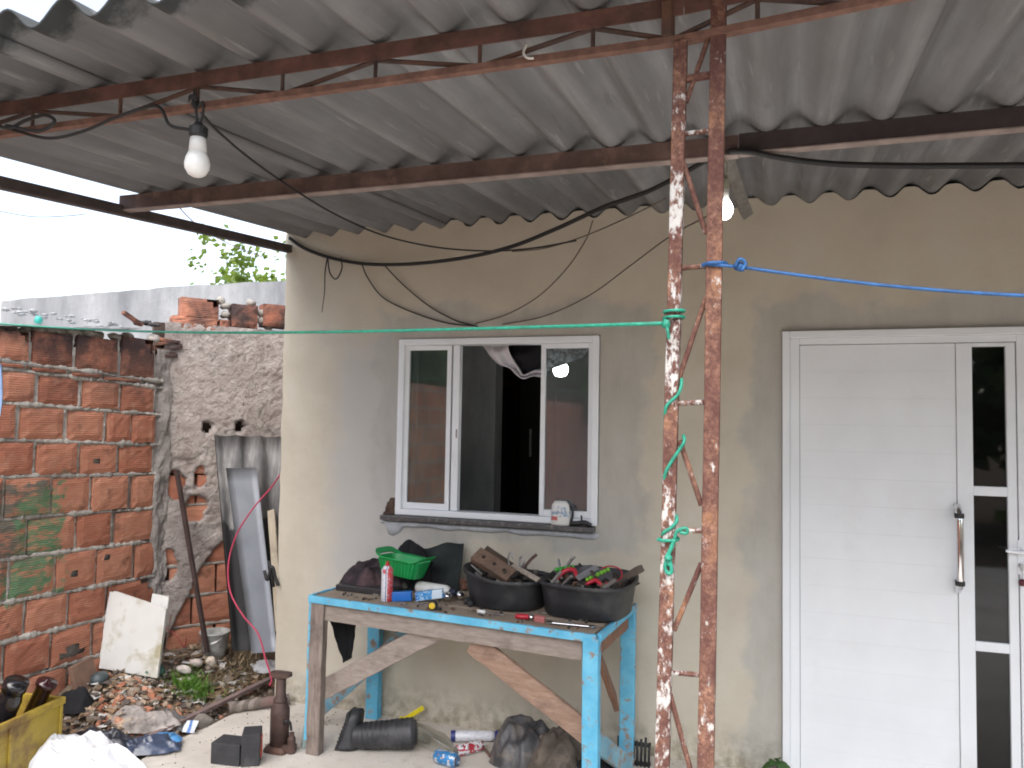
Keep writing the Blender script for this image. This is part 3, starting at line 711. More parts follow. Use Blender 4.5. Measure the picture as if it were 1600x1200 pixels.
k1 = at(1156, 417, Y=CY-.02); a1 = at(1104, 413, Y=CY-.019); e1 = at(1680, 466, Y=-2.30)
g = G(); g.tube([a1, k1] , .0036, 7); g.tube([k1.lerp(e1, i/20) - V((0, 0, .01*sin(pi*i/20))) for i in range(21)], .0036, 7); g.build('line', BLUER, br, smooth=True)
g = G(); g.tube(wrap(a1.z, .004, .0235, cxr), .004, 6); g.blob(k1, .0095, 5, .4, 8, 6); g.tube(smooth_path([k1+V((-.008, -.008, 0)), k1+V((0, -.012, .013)), k1+V((.011, -.006, .006)), k1+V((.004, -.008, -.01))], 5), .004, 6); g.build('knot', BLUER, br, smooth=True)
PINK = plastic('pinkish_red_cord', (.42, .035, .085), .5)
cable('thin_cord', AY((448, 726, .10), (425, 760, .08), (395, 795, .04), (370, 835, .0), (357, 880, -.04), (360, 925, -.08), (380, 962, -.13), (403, 990, -.16), (415, 1030, -.18), (424, 1060, -.19), (421, 1072, -.2)), .0048, PINK, 'thin pinkish red hose curving down in front of the leaning metal sheets', 'cord')  # a thin pinkish red cord, drawn as a plain tube
cable('sky_wire', AY((262, 300, -1.2), (290, 335, -.9), (320, 360, -.5), (360, 382, 0), (410, 402, .6)), .003, plastic('purple_wire', (.20, .09, .15)), 'thin purple wire hanging from the side rail against the sky', 'wire')
cable('overhead_wire', [at(-40, 322, Y=6), at(20, 334, Y=6), at(60, 339, Y=6), at(110, 337, Y=6.2), at(135, 334, Y=6.5)], .007, CABLE, 'thin overhead wire crossing the white sky at the left edge', 'wire')

# ------------------------------------------------------------------ boundary walls
WXB = -3.72
def wz(z0, y): return z0 - .04*(y+1.1)
BW = [(2.065, 1.914), (1.905, 1.874), (1.864, 1.702), (1.692, 1.512), (1.503, 1.327), (1.318, 1.114), (1.104, .910), (.900, .690), (.680, .492), (.482, .287), (.277, .088), (.078, -.04)]
BJ = [[(-62, -8), (-4, 46), (52, 115), (121, 186), (192, 243)], [(-40, 46), (50, 105), (112, 160), (164, 222)], [(-58, -3), (3, 55), (62, 124), (130, 187), (191, 242)],
      [(-38, 25), (32, 100), (107, 163), (168, 205), (206, 243)], [(-72, -9), (-5, 53), (57, 121), (126, 183), (187, 239)], [(-50, 5), (8, 79), (81, 141), (144, 200), (207, 243)],
      [(-30, 41), (44, 118), (120, 174), (181, 241)], [(-60, 14), (16, 86), (88, 149), (151, 207), (211, 243)], [(-30, 38), (42, 106), (109, 165), (169, 241)],
      [(-70, 6), (10, 78), (81, 142), (146, 200), (204, 243)], [(-34, 34), (38, 104), (108, 160), (164, 242)], [(-70, 6), (10, 78), (81, 142), (146, 200), (204, 243)]]
bm = []
def unit_brick(seed, holes=()):
    """a clay block with worn edges: front face at +X, in a 1 x 1 x 1 frame"""
    g = G(); n = 6
    P = {}
    for j in range(n+1):
        for i in range(n+1):
            u, v = i/n-.5, j/n-.5; e = (abs(u) == .5) or (abs(v) == .5)
            du = .022*nz((i, j, seed), 1.7); dv = .03*nz((i, j, seed+9), 1.7)
            if holes and not e: u += .045*nz((i, j, seed+2), 2.3); v += .06*nz((i, j, seed+3), 2.3)
            P[i, j] = V((.5 - (.05+.06*abs(nz((i, j, seed+4), 1.3)) if e else .03*nz((i, j, seed+5), 1.1)), u+(du if abs(v) == .5 else du*.4), v+(dv if abs(u) == .5 else dv*.4)))
    vs = [P[i, j] for j in range(n+1) for i in range(n+1)]
    fs = [(j*(n+1)+i, j*(n+1)+i+1, (j+1)*(n+1)+i+1, (j+1)*(n+1)+i) for j in range(n) for i in range(n) if (i, j) not in holes]
    ring = [j for j in range(n+1)] + [(k+1)*(n+1)+n for k in range(n)] + [n*(n+1)+n-1-k for k in range(n)] + [(n-1-k)*(n+1) for k in range(n-1)]
    o = len(vs); vs += [V((-.5, vs[r].y, vs[r].z)) for r in ring]
    for k in range(len(ring)): fs.append((ring[k], o+k, o+(k+1) % len(ring), ring[(k+1) % len(ring)]))
    fs.append(tuple(o+k for k in range(len(ring))))
    me = bpy.data.meshes.new('brick'); me.from_pydata(vs, [], fs); me.materials.append(BRICK); return me
BM = [unit_brick(i*3.7) for i in range(8)]
BH = [unit_brick(31, ((2, 2),)), unit_brick(35, ((2, 1), (3, 1), (3, 2), (4, 1), (1, 1), (2, 2))), unit_brick(38, ((1, 4),)), unit_brick(41, ((5, 4), (4, 5), (5, 5)))]
def add_brick(parent, c, size, rotz, me):
    o = bpy.data.objects.new('brick', me); COL.objects.link(o); o.parent = parent
    o.location = V(c) - V(parent['_o']); o.scale = size; o.rotation_euler = (rnd(-.012, .012), rnd(-.012, .012), rotz + rnd(-.012, .012)); return o
wall = thing('brick_wall', 'orange hollow brick boundary wall with rough mortar, soot stained at the top', 'wall', (WXB, -.6, 0))
ym = [540, 572, 607, 664, 718, 771, 826, 886, 943, 1001, 1060, 1115]
HOLED = {(4, 3): 0, (7, 2): 0, (9, 2): 1, (8, 3): 3, (7, 3): 2, (0, 1): 3, (5, 2): None, (0, 4): 3}
joints = []
for r, ((zt_, zb), J) in enumerate(zip(BW, BJ)):
    for i, (a, b) in enumerate(J):
        y0, y1 = at(a, ym[r], X=WXB).y, at(b, ym[r], X=WXB).y
        yc = (y0+y1)/2; hh = zt_-zb
        if r == 0: hh = 2.065 + .065*(yc+1.1) + .02*nz((i, 0, 1), 2.3) - wz(zb, yc)
        z_ = wz(zb, yc) + hh/2
        k = HOLED.get((r, i)); me = BH[k] if k is not None else BM[(r*5+i*3) % 8]
        add_brick(wall, (WXB-.045+rnd(-.004, .005), yc, z_), (.10, y1-y0-.010, hh-.012), 0, me)
        joints.append(((y1+.004), wz(zb, yc), wz(zb, yc)+hh))
g = G(); YB = at(-75, 700, X=WXB).y; YE = .02
for i in range(len(BW)):          # mortar core, behind the brick faces
    pass
g.hexa([(WXB-.10, YB, -.1), (WXB-.018, YB, -.1), (WXB-.018, YE, -.1), (WXB-.10, YE, -.1), (WXB-.10, YB, 2.02), (WXB-.018, YB, 2.02), (WXB-.018, YE, 2.02), (WXB-.10, YE, 2.02)])
def ragged(p, q, r0, amp, seed, n=36, flat=.6):
    """a squeezed out ridge of mortar between two courses"""
    p, q = V(p), V(q); vs = []; fs = []; m_ = 7; d = (q-p).normalized(); up = V((0, 0, 1)) if abs(d.z) < .8 else V((0, 1, 0))
    for i in range(n+1):
        c = p.lerp(q, i/n); t = c*1.0; rr = max(.002, r0*(1 + amp*.9*nz(t, 7, seed) + amp*.8*nz(t, 23, seed) + amp*.7*nz(t, 57, seed)))
        c = c + up*.006*nz(t, 8, seed+3)
        for k in range(m_):
            a = 2*pi*k/m_; k2 = 1+.5*nz((i*.9, k*1.3, seed), 1)
            vs.append(c + up*(rr*cos(a)*k2) + V((1, 0, 0))*(rr*flat*sin(a)*k2))
    for i in range(n):
        for k in range(m_): fs.append((i*m_+k, i*m_+(k+1) % m_, (i+1)*m_+(k+1) % m_, (i+1)*m_+k))
    return vs, fs
for r in range(len(BW)-1):
    z = (BW[r][1]+BW[r+1][0])/2
    g.add(*ragged((WXB-.006, YB, wz(z, YB)), (WXB-.006, YE, wz(z, YE)), .0125, 1.1, r, 160))
for k, (y, z0, z1) in enumerate(joints):
    g.add(*ragged((WXB-.012, y, z0), (WXB-.012, y, z1), .0095, .9, k+50, 20, .7))
for i in range(44):
    y = rnd(YB, YE); g.blob((WXB-.05+rnd(-.03, .02), y, 2.06+.065*(y+1.1)+rnd(-.005, .022)), rnd(.02, .04), i, .5, 7, 5, (1, 1.5, .7))
g.build('mortar', MORTAR, wall, smooth=True)
# dark smeared mortar closing the end of the brickwork
S0, SD, SN = V((-3.735, .03, 0)), V((.59, .807, 0)).normalized(), V((.807, -.59, 0)).normalized()
def atw(px, py, off=0.0):
    """point on the old plastered wall, off metres in front of it"""
    d = ray(px, py); P0 = S0 + SN*off; t = (P0-CAM).dot(SN)/d.dot(SN); return CAM + d*t
def sw(p): return (V(p)-S0).dot(SD)
g = G()
def pil(u, v):
    z = -.05 + 2.12*v; a = -.045+.07*u
    x = WXB - .014 + .004*sin(pi*min(1, u*1.05)) + .024*nz((u*.5, z, 1), 4) + .018*nz((u*2, z, 1), 13) + .008*nz((u*3, z, 4), 34)
    return V((x + u*.035, -.035 + .115*u + .012*nz((0, z, 7), 8), z))
g.grid(10, 130, pil); g.build('end_mortar', m_mortar('smeared_dark_mortar', (.17, .155, .145), (.31, .28, .26), (.46, .42, .39), .6), wall, smooth=True)
# the stretch of the same wall that runs on past the camera
t = NT('distant_brickwork'); co = t.coord('World', (1, 1, 1), (0, 0, 0)); bt = t.n('ShaderNodeTexBrick'); cx = t.n('ShaderNodeCombineXYZ'); X_, Y_, Z_ = t.xyz()
t.l(Y_, cx.inputs[0]); t.l(Z_, cx.inputs[1]); t.l(cx.outputs[0], bt.inputs[0]); bt.inputs['Scale'].default_value = 1
for k, v in (('Brick Width', .3), ('Row Height', .2), ('Mortar Size', .012)): bt.inputs[k].default_value = v
bt.inputs['Color1'].default_value = (.46, .18, .09, 1); bt.inputs['Color2'].default_value = (.33, .10, .05, 1); bt.inputs['Mortar'].default_value = (.3, .26, .23, 1)
t.col(t.mix(t.ramp(t.noise(co, 4, 6), [(.45, 0.0), (.7, .6)]), bt.outputs[0], (.07, .05, .045))); t.rough(.9)
g = G(); g.box(WXB-.10, WXB, -14, YB-.003, -.1, 2.06); g.build('wall_stretch', t.m, wall)
# loose things lying along the top of the brick wall
p, q = at(-40, 507, X=WXB-.06), at(205, 511, X=WXB-.03)
g = G(); g.plank(p+V((0, 0, .0)), q+V((0, 0, -.012)), .16, .010, (0, 0, 1), 10, .004, 4)
tag(g.build('board', simple('chalky_board', (.55, .56, .57), .8, 0, .25, 14, .3, dirt=(.2, .2, .2), dirt_amt=.4), org=p), 'chalky white board lying along the top of the brick wall', 'board')
p = at(112, 497, X=WXB-.06); g = G()
for i in range(46): g.blob(p+V((rnd(-.05, .03), rnd(-.40, .36), rnd(-.025, .012))), rnd(.006, .015), i, .7, 7, 5, (1, 1.7, .7), 2)
stuff(tag(g.build('plaster_lumps', simple('white_plaster_lumps', (.33, .335, .34), .9, 0, .3, 20, .6, dirt=(.22, .22, .22), dirt_amt=.4), org=p, smooth=True), 'broken white plaster lumps piled on the top of the brick wall', 'plaster'))
p = at(207, 498, X=WXB-.03)
tag(G().cbox(p, (.03, .16, .022), (-.38, 0, 0)).build('tile_shard', BRICK, org=p, bevel=.003), 'pale orange tile shard tilted on the top of the brick wall', 'tile shard')
p = at(238, 500, X=WXB-.05); g = G()
for i in range(5): g.blob(p+V((rnd(-.04, .02), rnd(-.10, .08), rnd(-.035, -.02))), rnd(.018, .03), i+3, .5, 7, 5, (1, 1.3, .7))
tag(g.build('sooty_lump', simple('sooty_mortar', (.05, .048, .05), .95, 0, .5, 20, .6), org=p, smooth=True), 'black sooty mortar lump on the brick wall beside the orange tile shard', 'mortar lump')
p = at(60, 500, X=WXB-.02)
tag(G().blob(p, .022, 3, .3, 8, 6).build('cap', simple('turquoise_plastic', (.04, .36, .30), .4, 0, .1, 9, .05), org=p, smooth=True), 'small turquoise plastic cap on the top of the brick wall by the green rope', 'cap')

old = thing('plastered_wall', 'old wall with crumbling pinkish grey plaster over bricks beside the house corner', 'wall', S0)
LEN = 1.45
zpl = lambda s: 2.2 - .02*s
bpts = [(240, 960), (262, 1003), (290, 940), (318, 886), (345, 850), (370, 838), (470, 830)]
BS = sorted((sw(atw(x, y)), atw(x, y).z) for x, y in bpts)
def zbound(s):
    for (a, b), (c, d) in zip(BS, BS[1:]):
        if a <= s <= c: z = b + (d-b)*(s-a)/(c-a); break
    else: z = BS[-1][1] if s > BS[-1][0] else BS[0][1]
    return z + .035*nz((s, 0, 0), 7) + .02*nz((s, 0, 0), 21)
def spot(px, py, rx, ry): p = atw(px, py); return sw(p), p.z, rx, ry
SP = [spot(306, 795, .065, .075), spot(276, 757, .05, .085), spot(263, 885, .05, .10), spot(313, 745, .035, .06)]
HO = [spot(325, 668, .026, .034), spot(375, 667, .026, .030)]
ptop = [atw(x, y) for x, y in ((262, 512), (330, 508), (360, 512), (445, 508))]
ZTOP = sum(p.z for p in ptop)/4
def cut(s, z):
    if z < zbound(s): return True
    for a, b, rx, ry in SP:
        if ((s-a)/rx)**2 + ((z-b)/ry)**2 < 1 + .7*nz((s, z, a), 14): return True
    for a, b, rx, ry in HO:
        if ((s-a)/rx)**2 + ((z-b)/ry)**2 < 1 + .4*nz((s, z, a), 30): return True
    return False
NS, NZ = 110, 170; Z0, Z1 = .05, ZTOP
g = G(); grid = {}
keep = {(i, j): not cut(LEN*(i+.5)/NS, Z0+(Z1-Z0)*(j+.5)/NZ) for i in range(NS) for j in range(NZ)}
def pv(i, j):
    if (i, j) not in grid:
        s = LEN*i/NS; z = Z0+(Z1-Z0)*j/NZ
        rim = not all(keep.get(q, True) for q in ((i-1, j-1), (i, j-1), (i-1, j), (i, j)))
        off = -.034 if rim else .006*nz((s, z, 0), 5) + .005*nz((s, z, 3), 16) + .008*nz((s, z, 6), 42)
        ck = abs(nz((s*1.2, z, 8), 3.4)); off -= .012*max(0, 1-ck/.02) if not rim else 0
        p = S0 + SD*s + SN*off; grid[i, j] = len(g.v); g.v.append(V((p.x, p.y, z)))
    return grid[i, j]
for (i, j), k in keep.items():
    if k: g.f.append((pv(i, j), pv(i+1, j), pv(i+1, j+1), pv(i, j+1)))
g.build('plaster', PLASTER, old, smooth=True)
HOLE_DARK = simple('dark_hole_core', (.07, .045, .035), .95, 0, .4, 12, .4)  # dark core colour paints extra shade into the plaster holes
g = G(); a, b = S0-SD*.05-SN*.075, S0+SD*LEN-SN*.075; th = -SN*.06
g.hexa([V((a.x, a.y, -.1)), V((b.x, b.y, -.1)), V((b.x, b.y, -.1))+th, V((a.x, a.y, -.1))+th, V((a.x, a.y, ZTOP)), V((b.x, b.y, ZTOP)), V((b.x, b.y, ZTOP))+th, V((a.x, a.y, ZTOP))+th])
g.build('wall_core', HOLE_DARK, old)
rz = atan2(SN.y, SN.x)
z = -.10; row = 0
while z < 1.45:
    s = -.06 - (row % 2)*.15
    while s < LEN:
        c_ = S0 + SD*(s+.145) - SN*.075
        mid = (s+.145, z+.095)
        if s+.145 > -.02 and (z-.1 < zbound(max(0, s+.145)) or any(abs(mid[0]-q[0]) < .24 and abs(mid[1]-q[1]) < .2 for q in SP)) and not any(abs(mid[0]-q[0]) < .2 and abs(mid[1]-q[1]) < .14 for q in HO):
            add_brick(old, (c_.x, c_.y, z+.095), (.11, .283, .184), rz, BM[(row*3+int(s*10)) % 8])
        s += .298
    z += .196; row += 1
g = G()
for k in range(7):
    z = -.10 + .196*k - .004; a, b = S0-SD*.05-SN*.026, S0+SD*LEN-SN*.026
    g.add(*ragged((a.x, a.y, z), (b.x, b.y, z), .010, .9, k+200, 40))
g.build('mortar', MORTAR, old, smooth=True)
for (x0, y0, x1, y1, hol) in ((284, 469, 343, 497, 3), (363, 478, 404, 510, None), (412, 478, 452, 509, None), (270, 498, 340, 514, None), (344, 500, 360, 512, None)):
    p, q = atw(x0, y1), atw(x1, y0); c_ = (p+q)/2 - SN*.06
    add_brick(old, c_, (.12, abs(sw(q)-sw(p)), abs(q.z-p.z)), rz, BH[3] if hol else BM[(x0 % 8)])
g = G()
for (x, y) in ((352, 478), (352, 492), (408, 490), (408, 502), (300, 498), (350, 512), (385, 512), (420, 511), (345, 470), (392, 474)):
    g.blob(atw(x, y, -.05), .032, x, .5, 7, 5, (1, 1.2, .9))
g.build('mortar_lump', MORTAR, old, smooth=True)
for k, (x, y, a) in enumerate(((253, 537, .25), (262, 533, -.1), (255, 549, -.2), (266, 545, .3), (258, 556, .05))):
    c_ = atw(x, y, -.02); o = add_brick(old, c_, (.09, .14, .022), rz, BM[k]); o.rotation_euler[0] += a
par = thing('concrete_wall', 'grey cast concrete wall rising behind the brick wall against the sky', 'wall', (-4.5, 1.0, 0))
g = G(); n = 60
for i in range(n):
    x0, x1 = -6.42 + 4.6*i/n, -6.42 + 4.6*(i+1)/n
    h = lambda x: 2.632 + .052*min(1, (x+6.42)/2) + .008*nz((x, 0, 0), 4) + .006*nz((x, 0, 3), 18)
    g.add([(x0, 1.0, -.1), (x1, 1.0, -.1), (x1, 1.0, h(x1)), (x0, 1.0, h(x0)), (x0, 1.14, -.1), (x1, 1.14, -.1), (x1, 1.14, h(x1)), (x0, 1.14, h(x0))],
          [(0, 1, 2, 3), (5, 4, 7, 6), (3, 2, 6, 7)] + ([(4, 0, 3, 7)] if i == 0 else []) + ([(1, 5, 6, 2)] if i == n-1 else []))
g.build('wall_body', CONC, par)

# ------------------------------------------------------------------ things leaning in the corner of the yard
def plate(c4, th, nrm, nu=1, nv=1, wob=0, fn=None):
    """a plate through four corners (bottom left, bottom right, top right, top left)"""
    A, B, C_, D = [V(p) for p in c4]; n = (B-A).cross(D-A).normalized()
    if n.dot(nrm) < 0: n = -n
    g = G()
    for off in (0, -th):
        g.grid(nu, nv, lambda u, v: (A.lerp(B, u)).lerp(D.lerp(C_, u), v) + n*(off + (fn(u, v) if fn else 0)))
    w_ = (nu+1)*(nv+1)
    ring = list(range(nu+1)) + [(k+1)*(nu+1)+nu for k in range(nv)] + [nv*(nu+1)+nu-1-k for k in range(nu)] + [(nv-1-k)*(nu+1) for k in range(nv-1)]
    for k in range(len(ring)): g.f.append((ring[k], ring[(k+1) % len(ring)], w_+ring[(k+1) % len(ring)], w_+ring[k]))
    return g
TOCAM = V((.6, -.8, 0))
t = NT('weathered_sheet'); X_, Y_, Z_ = t.xyz(); co = t.coord('World', (6, 6, .5)); cw = t.coord('World')
k = t.ramp(t.noise(co, 2.4, 7, .6), [(.3, (.05, .05, .052)), (.5, (.15, .147, .147)), (.72, (.36, .35, .34))])
wet = t.math('ADD', Z_, t.math('MULTIPLY_ADD', t.noise(co, 2, 4), .5, -.25))
k = t.mix(t.ramp(wet, [(.98, 1.0), (1.03, 0.0)]), k, (.022, .022, .023)); t.col(k); t.rough(.8); t.bump(t.noise(cw, 40, 6), .3, .005)
A, B, C_, D = at(362, 1018, Y=.02), at(452, 1012, Y=.33), at(452, 683, Y=.46), at(334, 680, Y=.19)
o = plate((A, B, C_, D), .006, TOCAM, 60, 12, fn=lambda u, v: .014*cos(2*pi*u*3.4)).build('fibre_sheet', t.m, org=A, smooth=True)
tag(o, 'weathered corrugated sheet, black below, leaning on the plastered wall', 'roofing sheet')
A, B, C_, D = at(393, 1021, Y=-.06), at(433, 1018, Y=.05), at(401, 730, Y=.23), at(353, 731, Y=.10)
o = plate((A, B, C_, D), .004, TOCAM, 4, 12, fn=lambda u, v: .004*sin(v*5)).build('metal_sheet', simple('galvanised_sheet', (.25, .265, .295), .5, .35, .14, 4, .08, dirt=(.24, .24, .26), dirt_amt=.3, dscale=4), org=A, smooth=True)
tag(o, 'plain grey metal sheet leaning in front of the corrugated sheet', 'metal sheet')
p, q = at(424, 797, Y=.20), at(437, 985, Y=.03)
tag(G().plank(q, p, .05, .012, (0, 1, 0), 6, .003, 8).build('lath', m_wood('pale_lath', (.34, .29, .22), (.46, .40, .31), along=(6, 6, 1)), org=q), 'pale narrow lath leaning between the grey metal sheet and the house corner', 'lath')
g = G(); c_ = at(424, 898, Y=-.02)
g.tube(smooth_path([c_+V((-.05, 0, .02)), c_+V((-.02, -.01, -.03)), c_+V((.01, -.01, .05)), c_+V((.03, 0, -.02)), c_+V((.05, 0, -.06))], 5), .010, 6); g.tube([c_+V((-.02, 0, .08)), c_+V((.02, 0, -.07))], .009, 6)
tag(g.build('hinge', BLACK, org=c_, smooth=True), 'black twisted strap hanging on the edge of the grey metal sheet', 'strap')
p = atw(276, 735, .03); q = at(324, 1022, X=None, Z=.145)
q = at(324, 1020, Y=.05); 
tag(G().plank(q, p, .024, .022, (0, 1, 0), 8, .0015, 2).build('iron_bar', simple('dark_iron_bar', (.055, .035, .032), .7, .2, .3, 20, .3), org=q), 'dark rusty iron bar leaning on the plastered wall, its foot by the bucket', 'iron bar')
# white panels leaning on the brick wall
PANEL = simple('stained_white_panel', (.62, .62, .60), .55, 0, .06, 4, .08, dirt=(.36, .33, .22), dirt_amt=.42, dscale=5)
A, B, C_, D = at(155, 1043, Z=.20), at(245, 1059, Z=.165), None, at(178, 924, X=-3.655)
n_ = (B-A).cross(D-A); r_ = ray(259, 951); C_ = CAM + r_*((A-CAM).dot(n_)/r_.dot(n_))
o = plate((A, B, C_, D), .022, TOCAM).build('white_panel', PANEL, org=A, bevel=.002)
tag(o, 'stained white panel leaning in front of the others on the brick wall', 'panel', 'white panels leaning on the brick wall')
pn = (B-A).cross(D-A).normalized(); pn = pn if pn.dot(TOCAM) > 0 else -pn
pl_, pu_ = (A-B).normalized(), (D-A).normalized()
q4 = [p - pn*.034 + pl_*.045 - pu_*.012 for p in (A, B, C_, D)]
o = plate(q4, .016, TOCAM).build('white_panel', PANEL, org=q4[0], bevel=.002)
tag(o, 'white panel with a reddish edge showing behind the front stained panel', 'panel', 'white panels leaning on the brick wall')
q4 = [p - pn*.062 + pu_*.02 for p in (A.lerp(B, .6), B-pl_*.0, C_+pu_*.0, D.lerp(C_, .6))]; q4[2] += pl_*.03 + pu_*.035; q4[3] += pu_*.02; q4[1] += pl_*.03
o = plate(q4, .012, TOCAM).build('white_panel', PANEL, org=q4[0])
tag(o, 'small white panel peeping out above the front stained panel', 'panel', 'white panels leaning on the brick wall')
# bucket
bx = at(326, 1020, Z=.15); bx = V((bx.x+.06, bx.y-.02, .135))
g = G(); g.lathe([(.0, .004), (.062, .0), (.075, .06), (.088, .15), (.096, .155), (.094, .163), (.086, .16), (.072, .06), (.058, .012), (0, .012)], 22, Matrix.Translation(bx))
bk = thing('bucket', 'small dirty white bucket standing behind the foot of the iron bar', 'bucket', bx)
g.build('pail', simple('dirty_white_plastic', (.36, .36, .34), .6, 0, .2, 9, .1, dirt=(.12, .11, .10), dirt_amt=.45), bk, smooth=True)
G().tube(smooth_path([bx+V((-.092, 0, .15)), bx+V((-.07, -.07, .12)), bx+V((0, -.10, .10)), bx+V((.07, -.07, .12)), bx+V((.092, 0, .15))], 5), .0022, 5).build('handle', STEEL, bk)
# long rusty strip at the edge of the rubble
p, q = at(215, 1160, Z=.03), at(424, 1060, Z=.045)
tag(G().plank(p, q, .035, .018, (0, 0, 1), 12, .003, 9).build('edging_bar', simple('pinkish_rusty_bar', (.21, .15, .14), .8, .1, .3, 12, .3, dirt=(.10, .07, .06), dirt_amt=.4), org=p), 'long rusty flat bar lying along the edge of the rubble', 'bar')
# rolled rug
t = NT('striped_rug'); co = t.coord('Object'); X_ = t.n('ShaderNodeSeparateXYZ'); t.l(co, X_.inputs[0])
k = t.ramp(t.math('FRACT', t.math('MULTIPLY', X_.outputs[0], 3.1)), [(0, (.26, .22, .19)), (.08, (.08, .065, .06)), (.14, (.36, .32, .28)), (.2, (.09, .07, .065)), (.27, (.34, .30, .27)), (.34, (.10, .075, .07)), (.42, (.21, .09, .085)), (.72, (.30, .27, .23)), (.85, (.13, .10, .09))], 'CONSTANT')
k = t.mix(t.ramp(t.noise(co, 30, 5, .7), [(.3, .25), (.6, .9)]), k, (.17, .14, .12)); t.col(k); t.rough(.95); t.bump(t.noise(co, 70, 4), .7, .008)
p, q = at(358, 1106, Z=.03), at(452, 1092, Z=.035)
tag(G().tube([p.lerp(q, i/14)+V((0, 0, .006*nz((i, 0, 0), .8))) for i in range(15)], lambda u: .030+.005*nz((u*6, 1, 0), 1), 14).build('rug', t.m, org=p, smooth=True), 'rolled striped rug lying at the patio edge by the house corner', 'rug')

# ------------------------------------------------------------------ rubble, stones, rags
def debris(n, x0, x1, y0, y1, s0, s1, kinds='bs'):
    g = G()
    for i in range(n):
        x, y = rnd(x0, x1), rnd(y0, y1); s = s0*(s1/s0)**(random.random()**1.6)
        if x > -2.93 + .05*nz((y, 0, 0), 4) and y < 0: x -= .12
        z = gz(x, y) + s*.25
        if random.random() < .65: g.blob((x, y, z), s, i*1.7, .55, 6, 4, (1, rnd(.6, 1.2), rnd(.4, .8)), 1.6, (rnd(0, 1), rnd(0, 1), rnd(0, 6)))
        else: g.cbox((x, y, z+s*.2), (s*rnd(1.2, 2.6), s*rnd(.8, 1.6), s*rnd(.2, .7)), (rnd(-.5, .5), rnd(-.5, .5), rnd(0, 3)))
    return g
RUB = m_islands('mixed_rubble', [(.34, .17, .11), (.26, .22, .185), (.34, .29, .25), (.19, .155, .13), (.22, .18, .14), (.24, .13, .09), (.45, .41, .37), (.12, .10, .09), (.29, .24, .19)])
stuff(debris(1100, -3.66, -2.92, -.95, .25, .006, .028).build('rubble', RUB, org=(-3.3, -.4, 0)))
stuff(debris(260, -3.45, -2.97, -.80, -.42, .010, .036).build('brick_rubble', m_islands('brick_crumbs', [(.46, .20, .12), (.38, .15, .09), (.48, .36, .26), (.32, .25, .19), (.5, .27, .18)]), org=(-3.2, -.5, 0)))
g = G()
for i in range(420):
    x, y = rnd(-3.6, -2.95), rnd(-.9, .2); z = gz(x, y)+.012; a = rnd(0, 6.28); s = rnd(.015, .04)
    g.grid(2, 2, lambda u, v: V((x+cos(a)*(u-.5)*s*2-sin(a)*(v-.5)*s, y+sin(a)*(u-.5)*s*2+cos(a)*(v-.5)*s, z+.018*nz((u*2, v*2, i), 1)+.02*random.random())))
stuff(g.build('litter', m_islands('paper_and_leaf_litter', [(.20, .14, .09), (.34, .27, .2), (.16, .11, .07), (.55, .53, .5), (.11, .09, .08), (.26, .17, .1)]), org=(-3.3, -.4, 0)))
g = G()
for i in range(2400):
    cl = random.choice(((-3.20, .12, .16), (-3.05, .22, .12), (-3.42, .3, .14), (-3.35, -.42, .14), (-3.1, -.06, .10)))
    x, y = random.gauss(cl[0], cl[2]), random.gauss(cl[1], cl[2]*.8)
    if x > -2.93 or x < -3.66: continue
    z = gz(x, y); L_ = rnd(.03, .09); a = rnd(0, 6.28); le = rnd(.4, 1.9)
    d = V((cos(a)*le, sin(a)*le, 1)).normalized()*L_; sd_ = V((-sin(a), cos(a), 0))*rnd(.0012, .0025); b_ = V((x, y, z-.005))
    g.add([b_-sd_, b_+sd_, b_+d*.6+sd_*.7, b_+d*.6-sd_*.7, b_+d+V((cos(a), sin(a), -.4))*L_*.25], [(0, 1, 2, 3), (3, 2, 4)])
stuff(g.build('dry_grass', m_islands('straw', [(.36, .28, .16), (.26, .19, .11), (.42, .35, .22), (.19, .15, .09)], .9, 0), org=(-3.2, 0, 0)))
g = G(); c0 = at(300, 1068, Z=.11)
for i in range(520):
    x, y = random.gauss(c0.x, .055), random.gauss(c0.y, .05); z = gz(x, y); L_ = rnd(.03, .085); a = rnd(0, 6.28); le = rnd(.1, .9)
    L_ *= 1.25; d = V((cos(a)*le, sin(a)*le, 1)).normalized()*L_; sd_ = V((-sin(a), cos(a), 0))*rnd(.0018, .0038); b_ = V((x, y, z-.005))
    g.add([b_-sd_*.6, b_+sd_*.6, b_+d*.6+sd_, b_+d*.6-sd_, b_+d+V((cos(a), sin(a), -.5))*L_*.3], [(0, 1, 2, 3), (3, 2, 4)])
tag(g.build('grass_tuft', m_leaf('fresh_grass', (.10, .24, .04), (.20, .36, .08)), org=c0), 'bright green grass tuft growing in the rubble left of the house', 'grass tuft')

